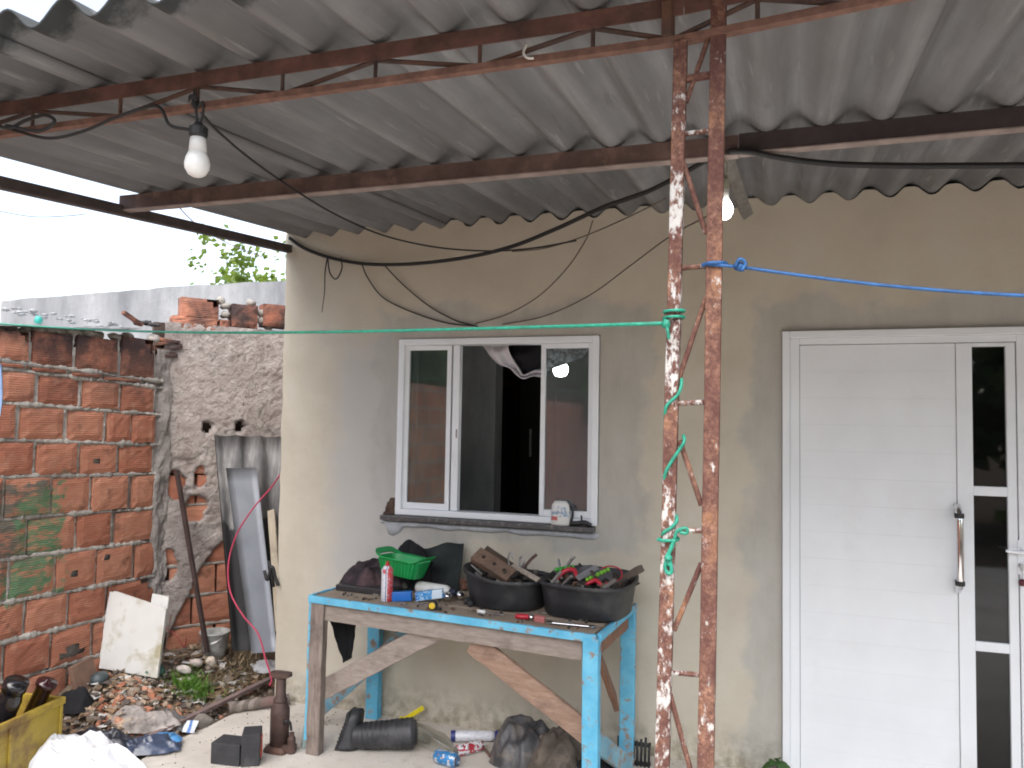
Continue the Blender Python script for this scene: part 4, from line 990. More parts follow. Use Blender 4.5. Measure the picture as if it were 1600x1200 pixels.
def heap(c, rx, ry, h, seed, fold=.02, freq=6, rot=0, prof=1.5, nu=44, nv=44, edge=.08, zf=None, ridge=False):
    """a crumpled heap of cloth or plastic: a mound with folds and an uneven outline, closed below"""
    c = V(c); g = G()
    def fn(u, v):
        a = 2*pi*u; r = v
        out = 1 + edge*3*nz((cos(a)*1.3, sin(a)*1.3, seed), 1.1) + edge*1.2*nz((cos(a)*4, sin(a)*4, seed), 1)
        x, y = cos(a)*r*rx*out, sin(a)*r*ry*out
        q = V((x*cos(rot)-y*sin(rot), x*sin(rot)+y*cos(rot), 0)); k = max(0, 1-r**prof)
        f = nz(q, freq, seed); f2 = nz(q, freq*2.7, seed+3)
        if ridge: f = 1-2.6*abs(f); f2 = 1-2.6*abs(f2)
        z = h*k*(1+.35*nz(q, freq*.5, seed+7)) + fold*(f+.5*f2)*min(1, k*2.5+.15)
        p = c + q; p.z = max((zf(p.x, p.y) if zf else c.z)+.002 + .004*(1-r), c.z+z)
        if ridge: p.x += fold*.8*nz(q, freq, seed+20); p.y += fold*.8*nz(q, freq, seed+30)
        return p
    g.grid(nu, nv//2, fn); return g
SACK = simple('white_woven_plastic', (.68, .69, .71), .6, 0, .05, 6, .2, bscale=120)
c0 = at(135, 1188, Z=.0); c0.z = 0
o = heap((c0.x+.02, c0.y-.12, .0), .28, .22, .12, 4, .050, 3.6, .3, 1.5, 34, 30, .16, None, True).build('sack', SACK, org=c0)
tag(o, 'crumpled white sack lying on the ground beside the yellow crate', 'sack')
c0 = at(238, 1170, Z=.01)
o = heap(c0, .16, .07, .05, 9, .02, 12, .5, 1.5, 60, 50, .12, None, True).build('plastic_bag', simple('dark_blue_bag', (.045, .06, .10), .25, 0, .4, 12, .1), org=c0, smooth=True)
tag(o, 'glossy dark blue plastic bag crumpled just right of the white sack', 'plastic bag')
c0 = at(160, 1160, Z=.03)
o = heap(c0, .16, .08, .05, 13, .02, 12, .1, 1.5, 50, 44, .12, None, True).build('plastic_bag', simple('black_bag', (.018, .02, .028), .3, 0, .3, 12, .1), org=c0, smooth=True)
tag(o, 'black plastic bag behind the white sack, at the foot of the rubble', 'plastic bag')
c0 = at(255, 1156, Z=.02)
o = heap(c0, .10, .045, .022, 17, .012, 14, .4, 1.5, 40, 34, .15, None, True).build('plastic_scrap', simple('sky_blue_film', (.06, .22, .46), .3, 0, .5, 14, .1), org=c0, smooth=True)
tag(o, 'torn scrap of light blue plastic film on the patio edge behind the dark blue bag', 'plastic scrap')
c0 = at(225, 1098, Z=.14); c0.z = gz(c0.x, c0.y)
o = heap(c0, .20, .12, .07, 21, .03, 9, .2, 1.6, 60, 50, .12, gz, True).build('rag', cloth('dirty_grey_rag', (.30, .27, .25), .5, (.10, .085, .075)), org=c0, smooth=True)
tag(o, 'dirty pale grey rag draped on the rubble below the white panels', 'rag')
c0 = at(262, 1108, Z=.10); c0.z = gz(c0.x, c0.y)
o = heap(c0, .12, .08, .06, 25, .025, 11, .2, 1.6, 50, 44, .12, gz, True).build('rag', cloth('charcoal_rag', (.13, .125, .125), .4, (.25, .23, .21)), org=c0, smooth=True)
tag(o, 'charcoal grey rag lying on the rubble just below the green grass tuft', 'rag')
c0 = at(115, 1118, Z=.06); c0.z = gz(c0.x, c0.y)
o = heap(c0, .10, .08, .09, 29, .03, 9, .2, 1.6, 40, 40, .12, gz, True).build('rag', cloth('black_rag', (.018, .018, .02), .4), org=c0, smooth=True)
tag(o, 'black rag heaped between the yellow crate and the rubble', 'rag')
c0 = at(418, 1036, Z=.08); c0.z = gz(c0.x, c0.y)+.01
o = heap(c0, .11, .07, .05, 33, .02, 12, .2, 1.6, 40, 36, .12, gz, True).build('rag', cloth('white_rag', (.68, .68, .70), .1), org=c0, smooth=True)
tag(o, 'white rag lying under the grey metal sheet by the house corner', 'rag')
for (px, py, r, sc, lab, m_) in ((315, 1128, .056, (1.2, .8, .8), 'grey rounded stone at the patio edge below the rusty flat bar', (.20, .175, .15)), (140, 1055, 0, 0, '', 0), (288, 1046, .034, (1.3, .9, .6), 'whitish mortar lump behind the grass tuft, left of another lump', (.52, .47, .43)), (306, 1036, .034, (1.2, .9, .7), 'pinkish mortar lump lying in front of the bucket', (.50, .43, .39)), (330, 1034, .032, (1, .9, .9), 'beige mortar lump beside the foot of the iron bar', (.50, .43, .35)), (344, 1070, .026, (1.3, .9, .6), 'small cream pebble on the dry grass right of the grass tuft', (.52, .47, .40)), (199, 1138, .042, (1, .7, 1.2), 'pale flat stone standing in the brick crumbs beside the dark blue bag', (.38, .33, .27)), (278, 1050, .0, 0, '', 0)):
    if not r: continue
    p = at(px, py, Z=.06); p = at(px, py, Z=gz(p.x, p.y)+r*.5)
    tag(G().blob(p, r, px, .4, 10, 8, sc, 1.5, (0, .3, .4)).build('stone', simple('stone_%d' % px, m_, .95, 0, .2, 20, .6, dirt=tuple(q*.4 for q in m_), dirt_amt=.4, dscale=12), org=p, smooth=True), lab, 'stone')
p = at(132, 1058, Z=.2); g = G(); g.cbox(at(131, 1058, X=-3.60), (.03, .16, .17), (.1, -.25, .1))
tag(g.build('brick_shard', simple('brown_clay', (.17, .10, .07), .9, 0, .25, 14, .4), org=p, bevel=.004), 'brown clay slab leaning on the brick wall behind the yellow crate', 'clay slab')
p = at(155, 1062, Z=.18); tag(G().blob(p, .05, 5, .2, 12, 8, (1, 1, .9)).build('dark_ball', simple('slate_plastic', (.045, .06, .065), .5, 0, .3, 9, .1), org=p, smooth=True), 'dark slate coloured plastic lump at the foot of the white panels', 'plastic lump')
p = at(236, 1052, Z=.17); g = G()
for i in range(6): g.blob(p+V((rnd(-.05, .05), rnd(-.04, .04), rnd(0, .03))), .028, i, .6, 7, 5)
tag(g.build('green_rag', cloth('dull_green_rag', (.06, .13, .10), .4), org=p, smooth=True), 'small dull green rag at the lower right corner of the front white panel', 'rag')
p = at(293, 1139, Z=.03); g = plate((p+V((-.035, 0, -.02)), p+V((.035, .01, -.02)), p+V((.035, .035, .035)), p+V((-.03, .03, .03))), .004, V((0, -1, 0)), 4, 4, fn=lambda u, v: .006*sin(u*7+v*4))
tag(g.build('packet', m_bands('printed_packet', [(0, (.62, .64, .68)), (.35, (.10, .22, .50)), (.6, (.62, .64, .68))], 'X'), org=p), 'small blue and white packet lying on the patio edge', 'packet')
for k, (xa, ya, xb, yb, lab) in enumerate(((232, 1058, 300, 1020, 'thin bare stick leaning between the white panel and the bucket'), (248, 1062, 268, 960, 'thin dark stick leaning upright beside the front white panel'))):
    p, q = at(xa, ya, Y=-.12), at(xb, yb, Y=-.02)
    tag(G().tube([p, p.lerp(q, .5)+V((.004, 0, .006)), q], .004, 6).build('stick', simple('dry_stick', (.16, .11, .085), .9), org=p), lab, 'stick')
cable('red_wire', [at(x, y, Y=.0) for x, y in ((258, 982), (270, 988), (282, 1002), (288, 1012), (292, 996))], .003, plastic('dull_red_wire', (.30, .03, .04)), 'short dull red wire behind the front white panel', 'wire')

# ------------------------------------------------------------------ yellow crate and what is in it
CH = .30
A = at(97, 1089, Z=CH); B = at(0, 1132, Z=CH); u = (B-A); u.z = 0; u.normalize(); v = V((u.y, -u.x, 0))
if v.dot(V((-.7, .7, 0))) < 0: v = -v
CL, CW = .60, .36
O = V((A.x, A.y, 0))
crate = thing('crate', 'yellow plastic crate holding dark bottles at the left edge of the yard', 'crate', O)
YEL = simple('yellow_plastic', (.40, .29, .04), .5, 0, .15, 7, .1, dirt=(.19, .11, .035), dirt_amt=.55, dscale=6)
def P_(a, b, z): return O + u*a + v*b + V((0, 0, z))
def pb(g, a0, a1, b0, b1, z0, z1): g.hexa([P_(a0, b0, z0), P_(a1, b0, z0), P_(a1, b1, z0), P_(a0, b1, z0), P_(a0, b0, z1), P_(a1, b0, z1), P_(a1, b1, z1), P_(a0, b1, z1)])
for nm, a0, a1, b0, b1 in (('side_wall', 0, CL, 0, .008), ('side_wall', 0, CL, CW-.008, CW), ('end_wall', 0, .008, .0085, CW-.0085), ('end_wall', CL-.008, CL, .0085, CW-.0085)):
    g = G(); pb(g, a0, a1, b0, b1, .01, CH-.03); g.build(nm, YEL, crate, bevel=.002)
g = G(); pb(g, .009, CL-.009, .009, CW-.009, .01, .02); g.build('bottom', YEL, crate)
g = G(); e = .012
for a0, a1, b0, b1 in ((-e, CL+e, -e, .010), (-e, CL+e, CW-.010, CW+e), (-e, .010, .0102, CW-.0102), (CL-.010, CL+e, .0102, CW-.0102)): pb(g, a0, a1, b0, b1, CH-.032, CH)
g.build('rim', YEL, crate, bevel=.003)
for q in ((.0, .016, -.010, -.0005), (.29, .306, -.010, -.0005), (CL-.016, CL, -.010, -.0005), (-.010, -.0005, .02, .035), (-.010, -.0005, CW-.04, CW-.02)):
    g = G(); pb(g, *q, .01, CH-.0325); g.build('rib', YEL, crate, bevel=.002)
def bottle(name, base, tip, r, prof, mat, label, cat, cap=None):
    base, tip = V(base), V(tip); L_ = (tip-base).length; M = Matrix.Translation(base) @ (tip-base).to_track_quat('Z', 'Y').to_matrix().to_4x4()
    t_ = thing(name, label, cat, base)
    G().lathe([(a*r, b*L_) for a, b in prof], 22, M).build('body', mat, t_, smooth=True)
    if cap: G().lathe([(a*r, b*L_) for a, b in cap[0]], 18, M).build('cap', cap[1], t_, smooth=False, bevel=.001)
    return t_
CYLP = [(0, .0), (.9, .0), (1, .03), (1, .94), (.9, 1), (0, 1)]
c0 = P_(.24, .20, .05)
bottle('jar', c0, at(27, 1064, Y=(c0.y+.02)), .052, [(0, 0), (.95, 0), (1, .04), (1, .78), (.86, .86), (.86, .9), (.98, .9), (.98, 1), (0, 1)], plastic('glossy_black', (.012, .011, .013), .12), 'glossy black jar standing in the yellow crate beside the wine red cylinder', 'jar')
c0 = P_(.08, .16, .10); tp = at(76, 1061, Y=c0.y+.03)
bottle('bottle', c0, tp, .036, [(0, 0), (.95, 0), (1, .03), (1, .90), (1.25, .90), (1.25, .96), (.4, .97), (.3, 1), (0, 1)], plastic('dark_wine_plastic', (.030, .008, .010), .15), 'dark wine red cylinder tilted in the yellow crate', 'cylinder')
c0 = P_(.44, .18, .16)
tag(heap(c0, .13, .12, .10, 41, .03, 10, 0, 1.6, 40, 36, .1).build('black_bag', simple('black_bag', (0, 0, 0)), org=c0, smooth=True), 'black plastic bag stuffed in the near end of the yellow crate', 'plastic bag')

# ------------------------------------------------------------------ work table
FL, FR, RR, RL = V((-2.205, -.585, 0)), V((-.715, -.765, 0)), V((-.672, -.10, 0)), V((-2.155, -.035, 0))
TH = .765
def tp(s, t_, z=TH): p = FL.lerp(FR, s).lerp(RL.lerp(RR, s), t_); p.z = z; return p
BLUEP = ((.09, .36, .55), (.17, .50, .68))
WB = m_wood('worn_sky_blue_paint', (.20, .16, .13), (.34, .28, .24), paint=BLUEP, pamt=.565)
WB2 = m_wood('scraped_blue_paint', (.20, .16, .13), (.32, .27, .23), paint=((.13, .27, .35), (.22, .40, .48)), pamt=.52)
GREYW = m_wood('grey_weathered_timber', (.20, .165, .14), (.34, .29, .255), along=(1.2, 8, 8))
BROWNW = m_wood('brown_old_timber', (.21, .125, .085), (.36, .25, .19), along=(1.2, 8, 8))
REDW = m_wood('reddish_timber', (.16, .075, .045), (.27, .15, .10), along=(6, 6, 1))
GREYL = m_wood('grey_leg_timber', (.13, .10, .085), (.30, .25, .215), dirt=(.07, .05, .045), along=(9, 9, 1))
TOPW = m_wood('grimy_table_board', (.22, .17, .125), (.34, .275, .21), dirt=(.09, .07, .055), along=(1.2, 8, 8))
table = thing('work_table', 'rough wooden work table with worn sky blue paint under the window', 'table', tp(.5, .5, 0))
for k in range(4):
    a, b = k/4+.003, (k+1)/4-.003
    g = G(); g.hexa([tp(.012, a+.012, TH-.024), tp(.988, a+.012, TH-.024), tp(.988, b-.004, TH-.024), tp(.012, b-.004, TH-.024), tp(.012, a+.012, TH), tp(.988, a+.012, TH), tp(.988, b-.004, TH), tp(.012, b-.004, TH)])
    g.build('top_board', TOPW, table, bevel=.002)
du = (FR-FL).normalized()
def edge(p, q, nm): G().plank(p, q, .018, .034, (0, 0, 1), 10, .003, len(nm)).build(nm, WB, table, bevel=.003)
edge(tp(0, 0, TH-.014)+V((0, -.006, 0)), tp(1, 0, TH-.014)+V((0, -.006, 0)), 'top_edging')
edge(tp(1, .03, TH-.016)+V((.006, 0, 0)), tp(1, .99, TH-.016)+V((.006, 0, 0)), 'top_edging')
edge(tp(0, .03, TH-.016)+V((-.006, 0, 0)), tp(0, .99, TH-.016)+V((-.006, 0, 0)), 'top_edging')
G().plank(tp(.055, .05, TH-.074), tp(.955, .05, TH-.080), .024, .082, (0, 0, 1), 12, .004, 3).build('apron', GREYW, table, bevel=.003)
G().plank(tp(.05, .95, TH-.07), tp(.95, .95, TH-.07), .022, .07, (0, 0, 1), 6, .003, 4).build('apron', GREYW, table, bevel=.003)
G().plank(tp(.985, .12, TH-.075), tp(.985, .9, TH-.075), .022, .07, (0, 0, 1), 6, .003, 5).build('apron', REDW, table, bevel=.003)
# legs
a, b = tp(.028, .035, 0), tp(.034, .03, TH-.032)
g = G(); g.plank(a, b, .072, .05, (0, 1, 0), 10, .004, 6); g.build('leg', GREYL, table, bevel=.004, label='unpainted grey wooden leg')
a, b = tp(-.004, .06, .06), tp(.003, .05, TH-.03)
g = G(); g.plank(a, b, .020, .06, (0, 1, 0), 8, .003, 7); g.build('leg_facing', WB, table, bevel=.003)
a, b = tp(.985, .03, 0), tp(.984, .02, TH-.016)
g = G(); g.plank(a, b, .068, .060, (0, 1, 0), 10, .003, 8); g.build('leg', WB, table, bevel=.005)
a, b = tp(.985, .94, 0), tp(.985, .95, TH-.02)
g = G(); g.plank(a, b, .070, .045, (0, 1, 0), 10, .003, 9); g.build('leg', WB, table, bevel=.004)
a, b = tp(.0, .97, 0), tp(.0, .97, TH-.02); a += V((.035, 0, 0)); b += V((.035, 0, 0))
g = G(); g.plank(a, b, .075, .05, (0, 1, 0), 10, .003, 10); g.build('leg', WB, table, bevel=.004)
# braces
def on_t(px, py, t_):
    """point of the photo on the vertical plane through the table at depth t_"""
    P0, P1 = tp(0, t_, 0), tp(1, t_, 0); d = (P1-P0); n = V((d.y, -d.x, 0)).normalized(); r = ray(px, py); k = (P0-CAM).dot(n)/r.dot(n); return CAM + r*k
G().plank(on_t(497, 1082, .10), on_t(690, 980, .10), .026, .095, (0, 0, 1), 10, .007, 11).build('brace', GREYW, table, bevel=.004)
G().plank(on_t(738, 1003, .10), on_t(918, 1146, .12), .026, .10, (0, 0, 1), 12, .008, 12).build('brace', BROWNW, table, bevel=.004)
G().plank(on_t(488, 1118, .55), on_t(640, 985, .9), .02, .08, (0, 0, 1), 6, .004, 13).build('brace', WB2, table, bevel=.003, label='brace with scraped blue paint')
G().plank(on_t(926, 1000, .30), on_t(962, 1098, .78), .095, .024, (1, 0, .5), 8, .005, 14).build('brace', REDW, table, bevel=.003, label='short reddish wooden brace between the right legs')
G().plank(on_t(915, 1146, .06), on_t(985, 1200, .80), .024, .085, (0, 0, 1), 8, .004, 15).build('brace', WB2, table, bevel=.003, label='low brace with scraped blue paint')

# ------------------------------------------------------------------ on the table
TZ = TH + .001
def ont(px, py): return at(px, py, Z=TZ)
DKCL = cloth('black_jacket', (.022, .021, .024), .45, (.04, .032, .034))
c0 = V((-1.90, -.13, TZ))
o = heap((-1.845, -.175, TZ), .145, .115, .225, 3, .040, 9, 0, 3.0, 80, 80, .10).build('jacket', DKCL, org=c0, smooth=True)
tag(o, 'black jacket heaped up behind the green basket on the table', 'jacket')
o = heap((-2.02, -.275, TZ), .175, .14, .150, 11, .045, 9, .2, 2.2, 80, 80, .12).build('jacket', cloth('maroon_grey_jacket', (.045, .034, .038), .45, (.15, .085, .085)), org=(-2.04, -.28, TZ), smooth=True)
tag(o, 'dark jacket with a faded maroon lining spread on the left of the table', 'jacket')
c0 = ont(545, 924)
tag(G().cbox(c0+V((.10, .03, .016)), (.34, .10, .03), (0, 0, -.06)).build('slab', plastic('charcoal_plastic', (.03, .028, .030), .5), org=c0, bevel=.004), 'flat charcoal slab lying under the maroon jacket at the left table end', 'slab')
g = G(); P0, P1 = V((-1.80, -.16, TZ)), V((-1.615, -.085, TZ))
A, B, C_, D = V((-1.815, -.23, TZ+.01)), V((-1.565, -.20, TZ+.005)), V((-1.60, -.07, TZ+.232)), V((-1.84, -.10, TZ+.19))
o = plate((A, B, C_, D), .008, V((0, -1, .4)), 14, 14, fn=lambda u, v: .022*sin(u*8+v*3)*v + .012*nz((u*3, v*3, 1), 1.5)).build('dark_cloth', cloth('greenish_black_tarp', (.032, .037, .036), .3), org=A, smooth=True)
tag(o, 'greenish black tarp piece propped on the wall behind the white bottle', 'tarp')
A, B, C_, D = on_t(528, 1036, .35), on_t(546, 1030, .35), on_t(557, 968, .3), on_t(514, 966, .3)
A, B = on_t(536, 1036, .3), on_t(550, 1028, .3)
o = plate((A, B, C_, D), .006, V((0, -1, 0)), 8, 14, fn=lambda u, v: .012*sin(u*9)+.01*nz((u*2, v*3, 4), 1.5)).build('hanging_rag', cloth('black_hanging_rag', (.012, .012, .013), .3), org=C_, smooth=True)
tag(o, 'black rag hanging down below the left end of the table', 'rag')
# green basket
GRN = plastic('green_plastic', (.010, .30, .075), .4)
bc_ = V((-1.808, -.36, TZ+.092)); Rb = Euler((radians(-3), radians(6), radians(-6))).to_matrix()
bkt = thing('basket', 'green plastic basket tilted on top of the black jacket', 'basket', bc_)
def bk_(x, y, z): return bc_ + Rb @ V((x, y, z))
def loop(hx_, hy_, z, n=40, ex=5):
    L_ = []
    for i in range(n):
        a = 2*pi*i/n; c_, s_ = cos(a), sin(a)
        L_.append((hx_*math.copysign(abs(c_)**(2/ex), c_), hy_*math.copysign(abs(s_)**(2/ex), s_), z))
    return L_
def rings(g, R_, f, close=True):
    n = len(R_[0]); o = len(g.v)
    for r in R_: g.v += [f(*p) for p in r]
    for j in range(len(R_)-1):
        for i in range(n): g.f.append((o+j*n+i, o+j*n+(i+1) % n, o+(j+1)*n+(i+1) % n, o+(j+1)*n+i))
    if close: g.f.append(tuple(o+k for k in range(n-1, -1, -1))); g.f.append(tuple(o+(len(R_)-1)*n+k for k in range(n)))
g = G(); rings(g, [loop(.098, .062, 0), loop(.122, .083, .085), loop(.119, .080, .085), loop(.094, .058, .006)], bk_); g.build('shell', GRN, bkt, smooth=False)
g = G(); R_ = [loop(.120, .081, .0845), loop(.142, .103, .090), loop(.142, .103, .083), loop(.120, .081, .0785)]
for r in R_:
    for i, (x, y, z) in enumerate(r): r[i] = (x, y, z + .022*max(0, (abs(x)-.085)/.05)**1.5)
rings(g, R_, bk_, False); g.build('rim', GRN, bkt)
for i in range(11):
    x = -.085+.017*i
    g = G(); g.tube([bk_(x, -.0615, .004), bk_(x*1.22, -.083, .078)], .0042, 6); g.build('rib', GRN, bkt)
# spray can
c0 = V((-1.800, -.545, TZ))
can = thing('spray_can', 'white and red spray can standing at the front edge of the table', 'spray can', c0)
T_ = Matrix.Translation(c0)
CANM = simple('can_white', (.62, .63, .66), .3, 0, .04, 8, 0)
t = NT('printed_can'); xx = t.n('ShaderNodeTexCoord'); s3 = t.n('ShaderNodeSeparateXYZ'); t.l(xx.outputs['Generated'], s3.inputs[0])
k = t.ramp(s3.outputs[0], [(0, (.64, .65, .68)), (.58, (.10, .12, .25)), (.66, (.64, .64, .67)), (.74, (.50, .04, .04))], 'CONSTANT')
f2 = t.ramp(s3.outputs[2], [(0, 0.0), (.80, 1.0), (.92, 0.0)], 'CONSTANT'); k = t.mix(t.math('MULTIPLY', f2, t.ramp(s3.outputs[0], [(0, 0.0), (.25, 1.0), (.58, 0.0)], 'CONSTANT')), k, (.52, .05, .05))
k = t.mix(t.ramp(t.noise(t.coord('Generated', (8, 8, 14)), 1.0, 2), [(.55, 0.0), (.58, .7)]), k, (.36, .40, .50)); t.col(k); t.rough(.3)
G().lathe([(0, 0), (.026, 0), (.0285, .004), (.0285, .148), (.026, .155), (.017, .166), (.017, .168), (0, .168)], 24, T_).build('body', t.m, can, smooth=True)
g = G(); g.lathe([(.011, .166), (.011, .176), (.008, .178), (.008, .190), (0, .190)], 14, T_); g.cbox(c0+V((.004, -.006, .184)), (.012, .010, .010)); g.build('nozzle', plastic('red_plastic', (.42, .03, .03)), can)
# white bottle lying
WP = plastic('white_plastic', (.72, .72, .70), .4)
c0 = V((-1.735, -.335, TZ+.032))
bt_ = bottle('bottle', c0, c0+V((.235, -.055, .0)), .031, [(0, 0), (.85, 0), (1, .05), (1, .72), (.9, .78), (.42, .82), (.42, .86), (0, .86)], WP, 'white plastic bottle with a dark cap lying on the table', 'bottle',
       ([(.52, .84), (.55, .85), (.55, .99), (.45, 1), (0, 1)], plastic('navy_plastic', (.012, .016, .035))))
# blue box / can lying in two pieces
BL = simple('bright_blue_print', (.012, .14, .50), .35, 0, .06, 6, 0)
c0 = ont(642, 940)
blb = thing('glue_box', 'bright blue narrow box with pale print lying before the white bottle', 'box', c0)
q = c0+V((-.03, .0, .022)); Rz = radians(14)
t = NT('blue_carton'); xx = t.n('ShaderNodeTexCoord'); s3 = t.n('ShaderNodeSeparateXYZ'); t.l(xx.outputs['Generated'], s3.inputs[0])
k = t.ramp(s3.outputs[0], [(0, (.015, .15, .50)), (.15, (.03, .25, .58)), (.62, (.62, .72, .80)), (.95, (.04, .22, .52))], 'CONSTANT')
k = t.mix(t.ramp(t.noise(t.coord('Generated', (7, 2, 5)), 2, 2), [(.54, 0.0), (.57, .8)]), k, (.55, .70, .82)); t.col(k); t.rough(.35)
G().cbox(c0+V((.085, .03, .035)), (.135, .035, .042), (0, radians(-9), Rz)).build('carton', t.m, blb, bevel=.002)
G().cbox(c0+V((-.045, -.004, .024)), (.095, .036, .044), (0, radians(-4), Rz)).build('carton_end', BL, blb, bevel=.002)
# taps / bulbs of chrome, tape measure, tools
for (px, py, lab) in ((699, 940, 'round chrome knob lying in the dark clutter left of the black tubs'), (719, 938, 'round chrome knob right of the other one, touching the left black tub')):
    c0 = ont(px, py)+V((0, .0, .026)); t_ = thing('chrome_knob', lab, 'knob', c0)
    M = Matrix.Translation(c0) @ Euler((radians(80), 0, radians(20))).to_matrix().to_4x4()
    G().lathe([(0, .030), (.010, .028), (.019, .018), (.022, .006), (.019, -.006), (.012, -.012), (.011, -.03), (0, -.03)], 18, M).build('knob', CHROME, t_, smooth=True)
    G().lathe([(.013, -.03), (.016, -.034), (.016, -.075), (0, -.075)], 14, M).build('shank', BLACK, t_)
c0 = ont(676, 953)+V((0, 0, .021)); t_ = thing('tape_measure', 'small black and yellow tape measure at the front edge of the table', 'tape measure', c0)
M = Matrix.Translation(c0) @ Euler((radians(90), 0, radians(8))).to_matrix().to_4x4()
G().lathe([(0, -.014), (.020, -.014), (.022, -.010), (.022, .010), (.020, .014), (0, .014)], 20, M).build('case', BLACK, t_, bevel=.001)
G().lathe([(0, .0155), (.011, .0155), (.015, .0145), (.015, .011), (0, .011)], 18, M).build('sticker', plastic('yellow_print', (.62, .42, .02)), t_)
G().cbox(c0+V((.026, .004, -.014)), (.03, .016, .012)).build('mouth', BLACK, t_, bevel=.001)
def tool(name, pts_, r, mat, label, cat, extra=None, sides=8):
    g = G(); g.tube(pts_, r, sides); o_ = g.build(name, mat, org=pts_[0], smooth=True); tag(o_, label, cat)
    return o_
STL = simple('chrome_steel', (.60, .60, .62), .2, 1, .08, 20, 0)
# wrench: chrome ring spanner along the front right edge
p, q = ont(862, 976)+V((0, 0, .008)), ont(922, 982)+V((0, .0, .008))
t_ = thing('wrench', 'long chrome spanner lying along the front right edge of the table', 'wrench', p)
G().bar(p, q, .012, .006).build('shaft', STL, t_, bevel=.002)
for c_, r in ((p, .013), (q, .014)):
    g = G(); g.lathe([(.007, -.005), (r, -.005), (r, .005), (.007, .005), (.007, -.005)], 14, Matrix.Translation(c_+(c_-(p+q)/2).normalized()*.008)); g.build('ring', STL, t_)
p = ont(812, 969)+V((-.02, 0, .016)); q = ont(833, 970)+V((.02, .005, .014))
t_ = thing('screwdriver', 'screwdriver with a short red handle lying below the left black tub', 'screwdriver', p)
G().tube([p, p+(q-p)*.2, p+(q-p)*.55, p+(q-p)*.6], lambda u: .012 if .1 < u < .9 else .009, 10).build('handle', plastic('red_handle', (.42, .015, .03), .3), t_, smooth=True)
G().blob(p+(q-p)*.72, .0125, 2, .05, 12, 8).build('ferrule', CHROME, t_, smooth=True)
G().tube([p+(q-p)*.6, q+(q-p)*.4], .004, 7).build('blade', STL, t_)
c0 = ont(843, 972)
tag(G().cbox(c0+V((0, .0, .014)), (.048, .022, .026), (.2, .1, .15)).build('eraser_block', plastic('dull_pink', (.42, .14, .13), .7), org=c0, bevel=.003), 'dull pink block on the front table edge between the two black tubs', 'block')
c0 = ont(775, 962)
t_ = thing('pen_knife', 'thin steel tool with a white end on the front table edge', 'tool', c0)
G().tube([c0+V((-.06, .01, .008)), c0+V((.04, .0, .006))], .0045, 7).build('shank', STEEL, t_)
G().tube([c0+V((-.095, .014, .009)), c0+V((-.055, .009, .008))], .0085, 9).build('handle', WP, t_, smooth=True)
# dark clutter between the jacket and the tubs
for k, (px, py, r, c_, lab) in enumerate(((668, 934, .022, (.05, .045, .04), 'small dark metal nut lying behind the tape measure'), (690, 925, .030, (.03, .03, .034), 'dark grease tin lying just below the white bottle'), (733, 948, .022, (.025, .025, .028), 'black rubber grommet at the foot of the left black tub'), (724, 922, .028, (.22, .11, .075), 'rusty brown lump between the white bottle and the left black tub'), (632, 922, .022, (.10, .095, .07), 'grey green metal fitting standing beside the spray can'), (752, 957, .013, (.03, .025, .02), 'small dark bolt lying on the front table edge'))):
    c0 = ont(px, py)
    g = G(); M = Matrix.Translation(c0+V((0, 0, r*.9))) @ Euler((1.2*k, .7, k)).to_matrix().to_4x4()
    g.lathe([(0, -r), (r*.8, -r), (r*.9, -r*.3), (r*.6, -r*.1), (r*.7, r*.6), (r*.4, r), (0, r)], 9, M)
    tag(g.build(('nut', 'tin', 'grommet', 'rusty_lump', 'fitting', 'bolt')[k], simple('clutter_%d' % k, c_, .55, .2, .35, 25, .3), org=c0, bevel=.001), lab, ('nut', 'tin', 'grommet', 'lump', 'fitting', 'bolt')[k])
c0 = ont(650, 945); g = G()
for i in range(90):
    s_, t2 = rnd(.06, .94), rnd(.02, .35); p = tp(s_, t2, TZ+.004); r = rnd(.003, .009)
    (g.blob(p, r, i, .5, 5, 4) if i % 2 else g.bar(p, p+V((rnd(-.04, .04), rnd(-.03, .03), .002)), .004, .003))
stuff(g.build('screws_and_crumbs', m_islands('greasy_bits', [(.10, .09, .08), (.25, .24, .23), (.05, .045, .04), (.16, .09, .06), (.35, .33, .31), (.03, .03, .03)], .6, .2), org=c0))
# black tubs
TUB = simple('black_tub_plastic', (.017, .018, .021), .5, 0, .25, 6, .1, dirt=(.045, .045, .045), dirt_amt=.35)
def tub(c, hx_, hy_, h, flare, rot, tilt, label, ex=3.2, lipz=None):
    c = V(c); R3 = Euler((tilt[0], tilt[1], rot)).to_matrix(); t_ = thing('tub', label, 'tub', c)
    f = lambda x, y, z: c + R3 @ V((x, y, z))
    g = G(); R_ = []
    prof = [(1, 0), (1.05, .012), (1+.6*flare, .5*h), (1+flare, h), (1+flare+.05, h), (1+flare+.05, h-.010), (1+flare+.02, h-.012)]
    inner = [(1+flare-.02, h), (1+.6*flare-.03, .5*h), (1.0, .02)]
    lz = lipz or (lambda x, y: 0)
    outer = prof[:4]
    def ring(k, z):
        L_ = loop(hx_*k, hy_*k, z, 56, ex); return [(x, y, zz+(lz(x/hx_, y/hy_)*(z/h))) for x, y, zz in L_]
    rings(g, [ring(k, z) for k, z in outer + [(1+flare+.035, h+.004), (1+flare+.01, h+.004)] + inner], f)
    g.build('shell', TUB, t_, smooth=True)
    g = G(); rings(g, [ring(1+flare+.002, h-.016), ring(1+flare+.045, h-.012), ring(1+flare+.048, h+.001), ring(1+flare+.03, h+.005)], f, False); g.build('rolled_rim', TUB, t_, smooth=True)
    return f
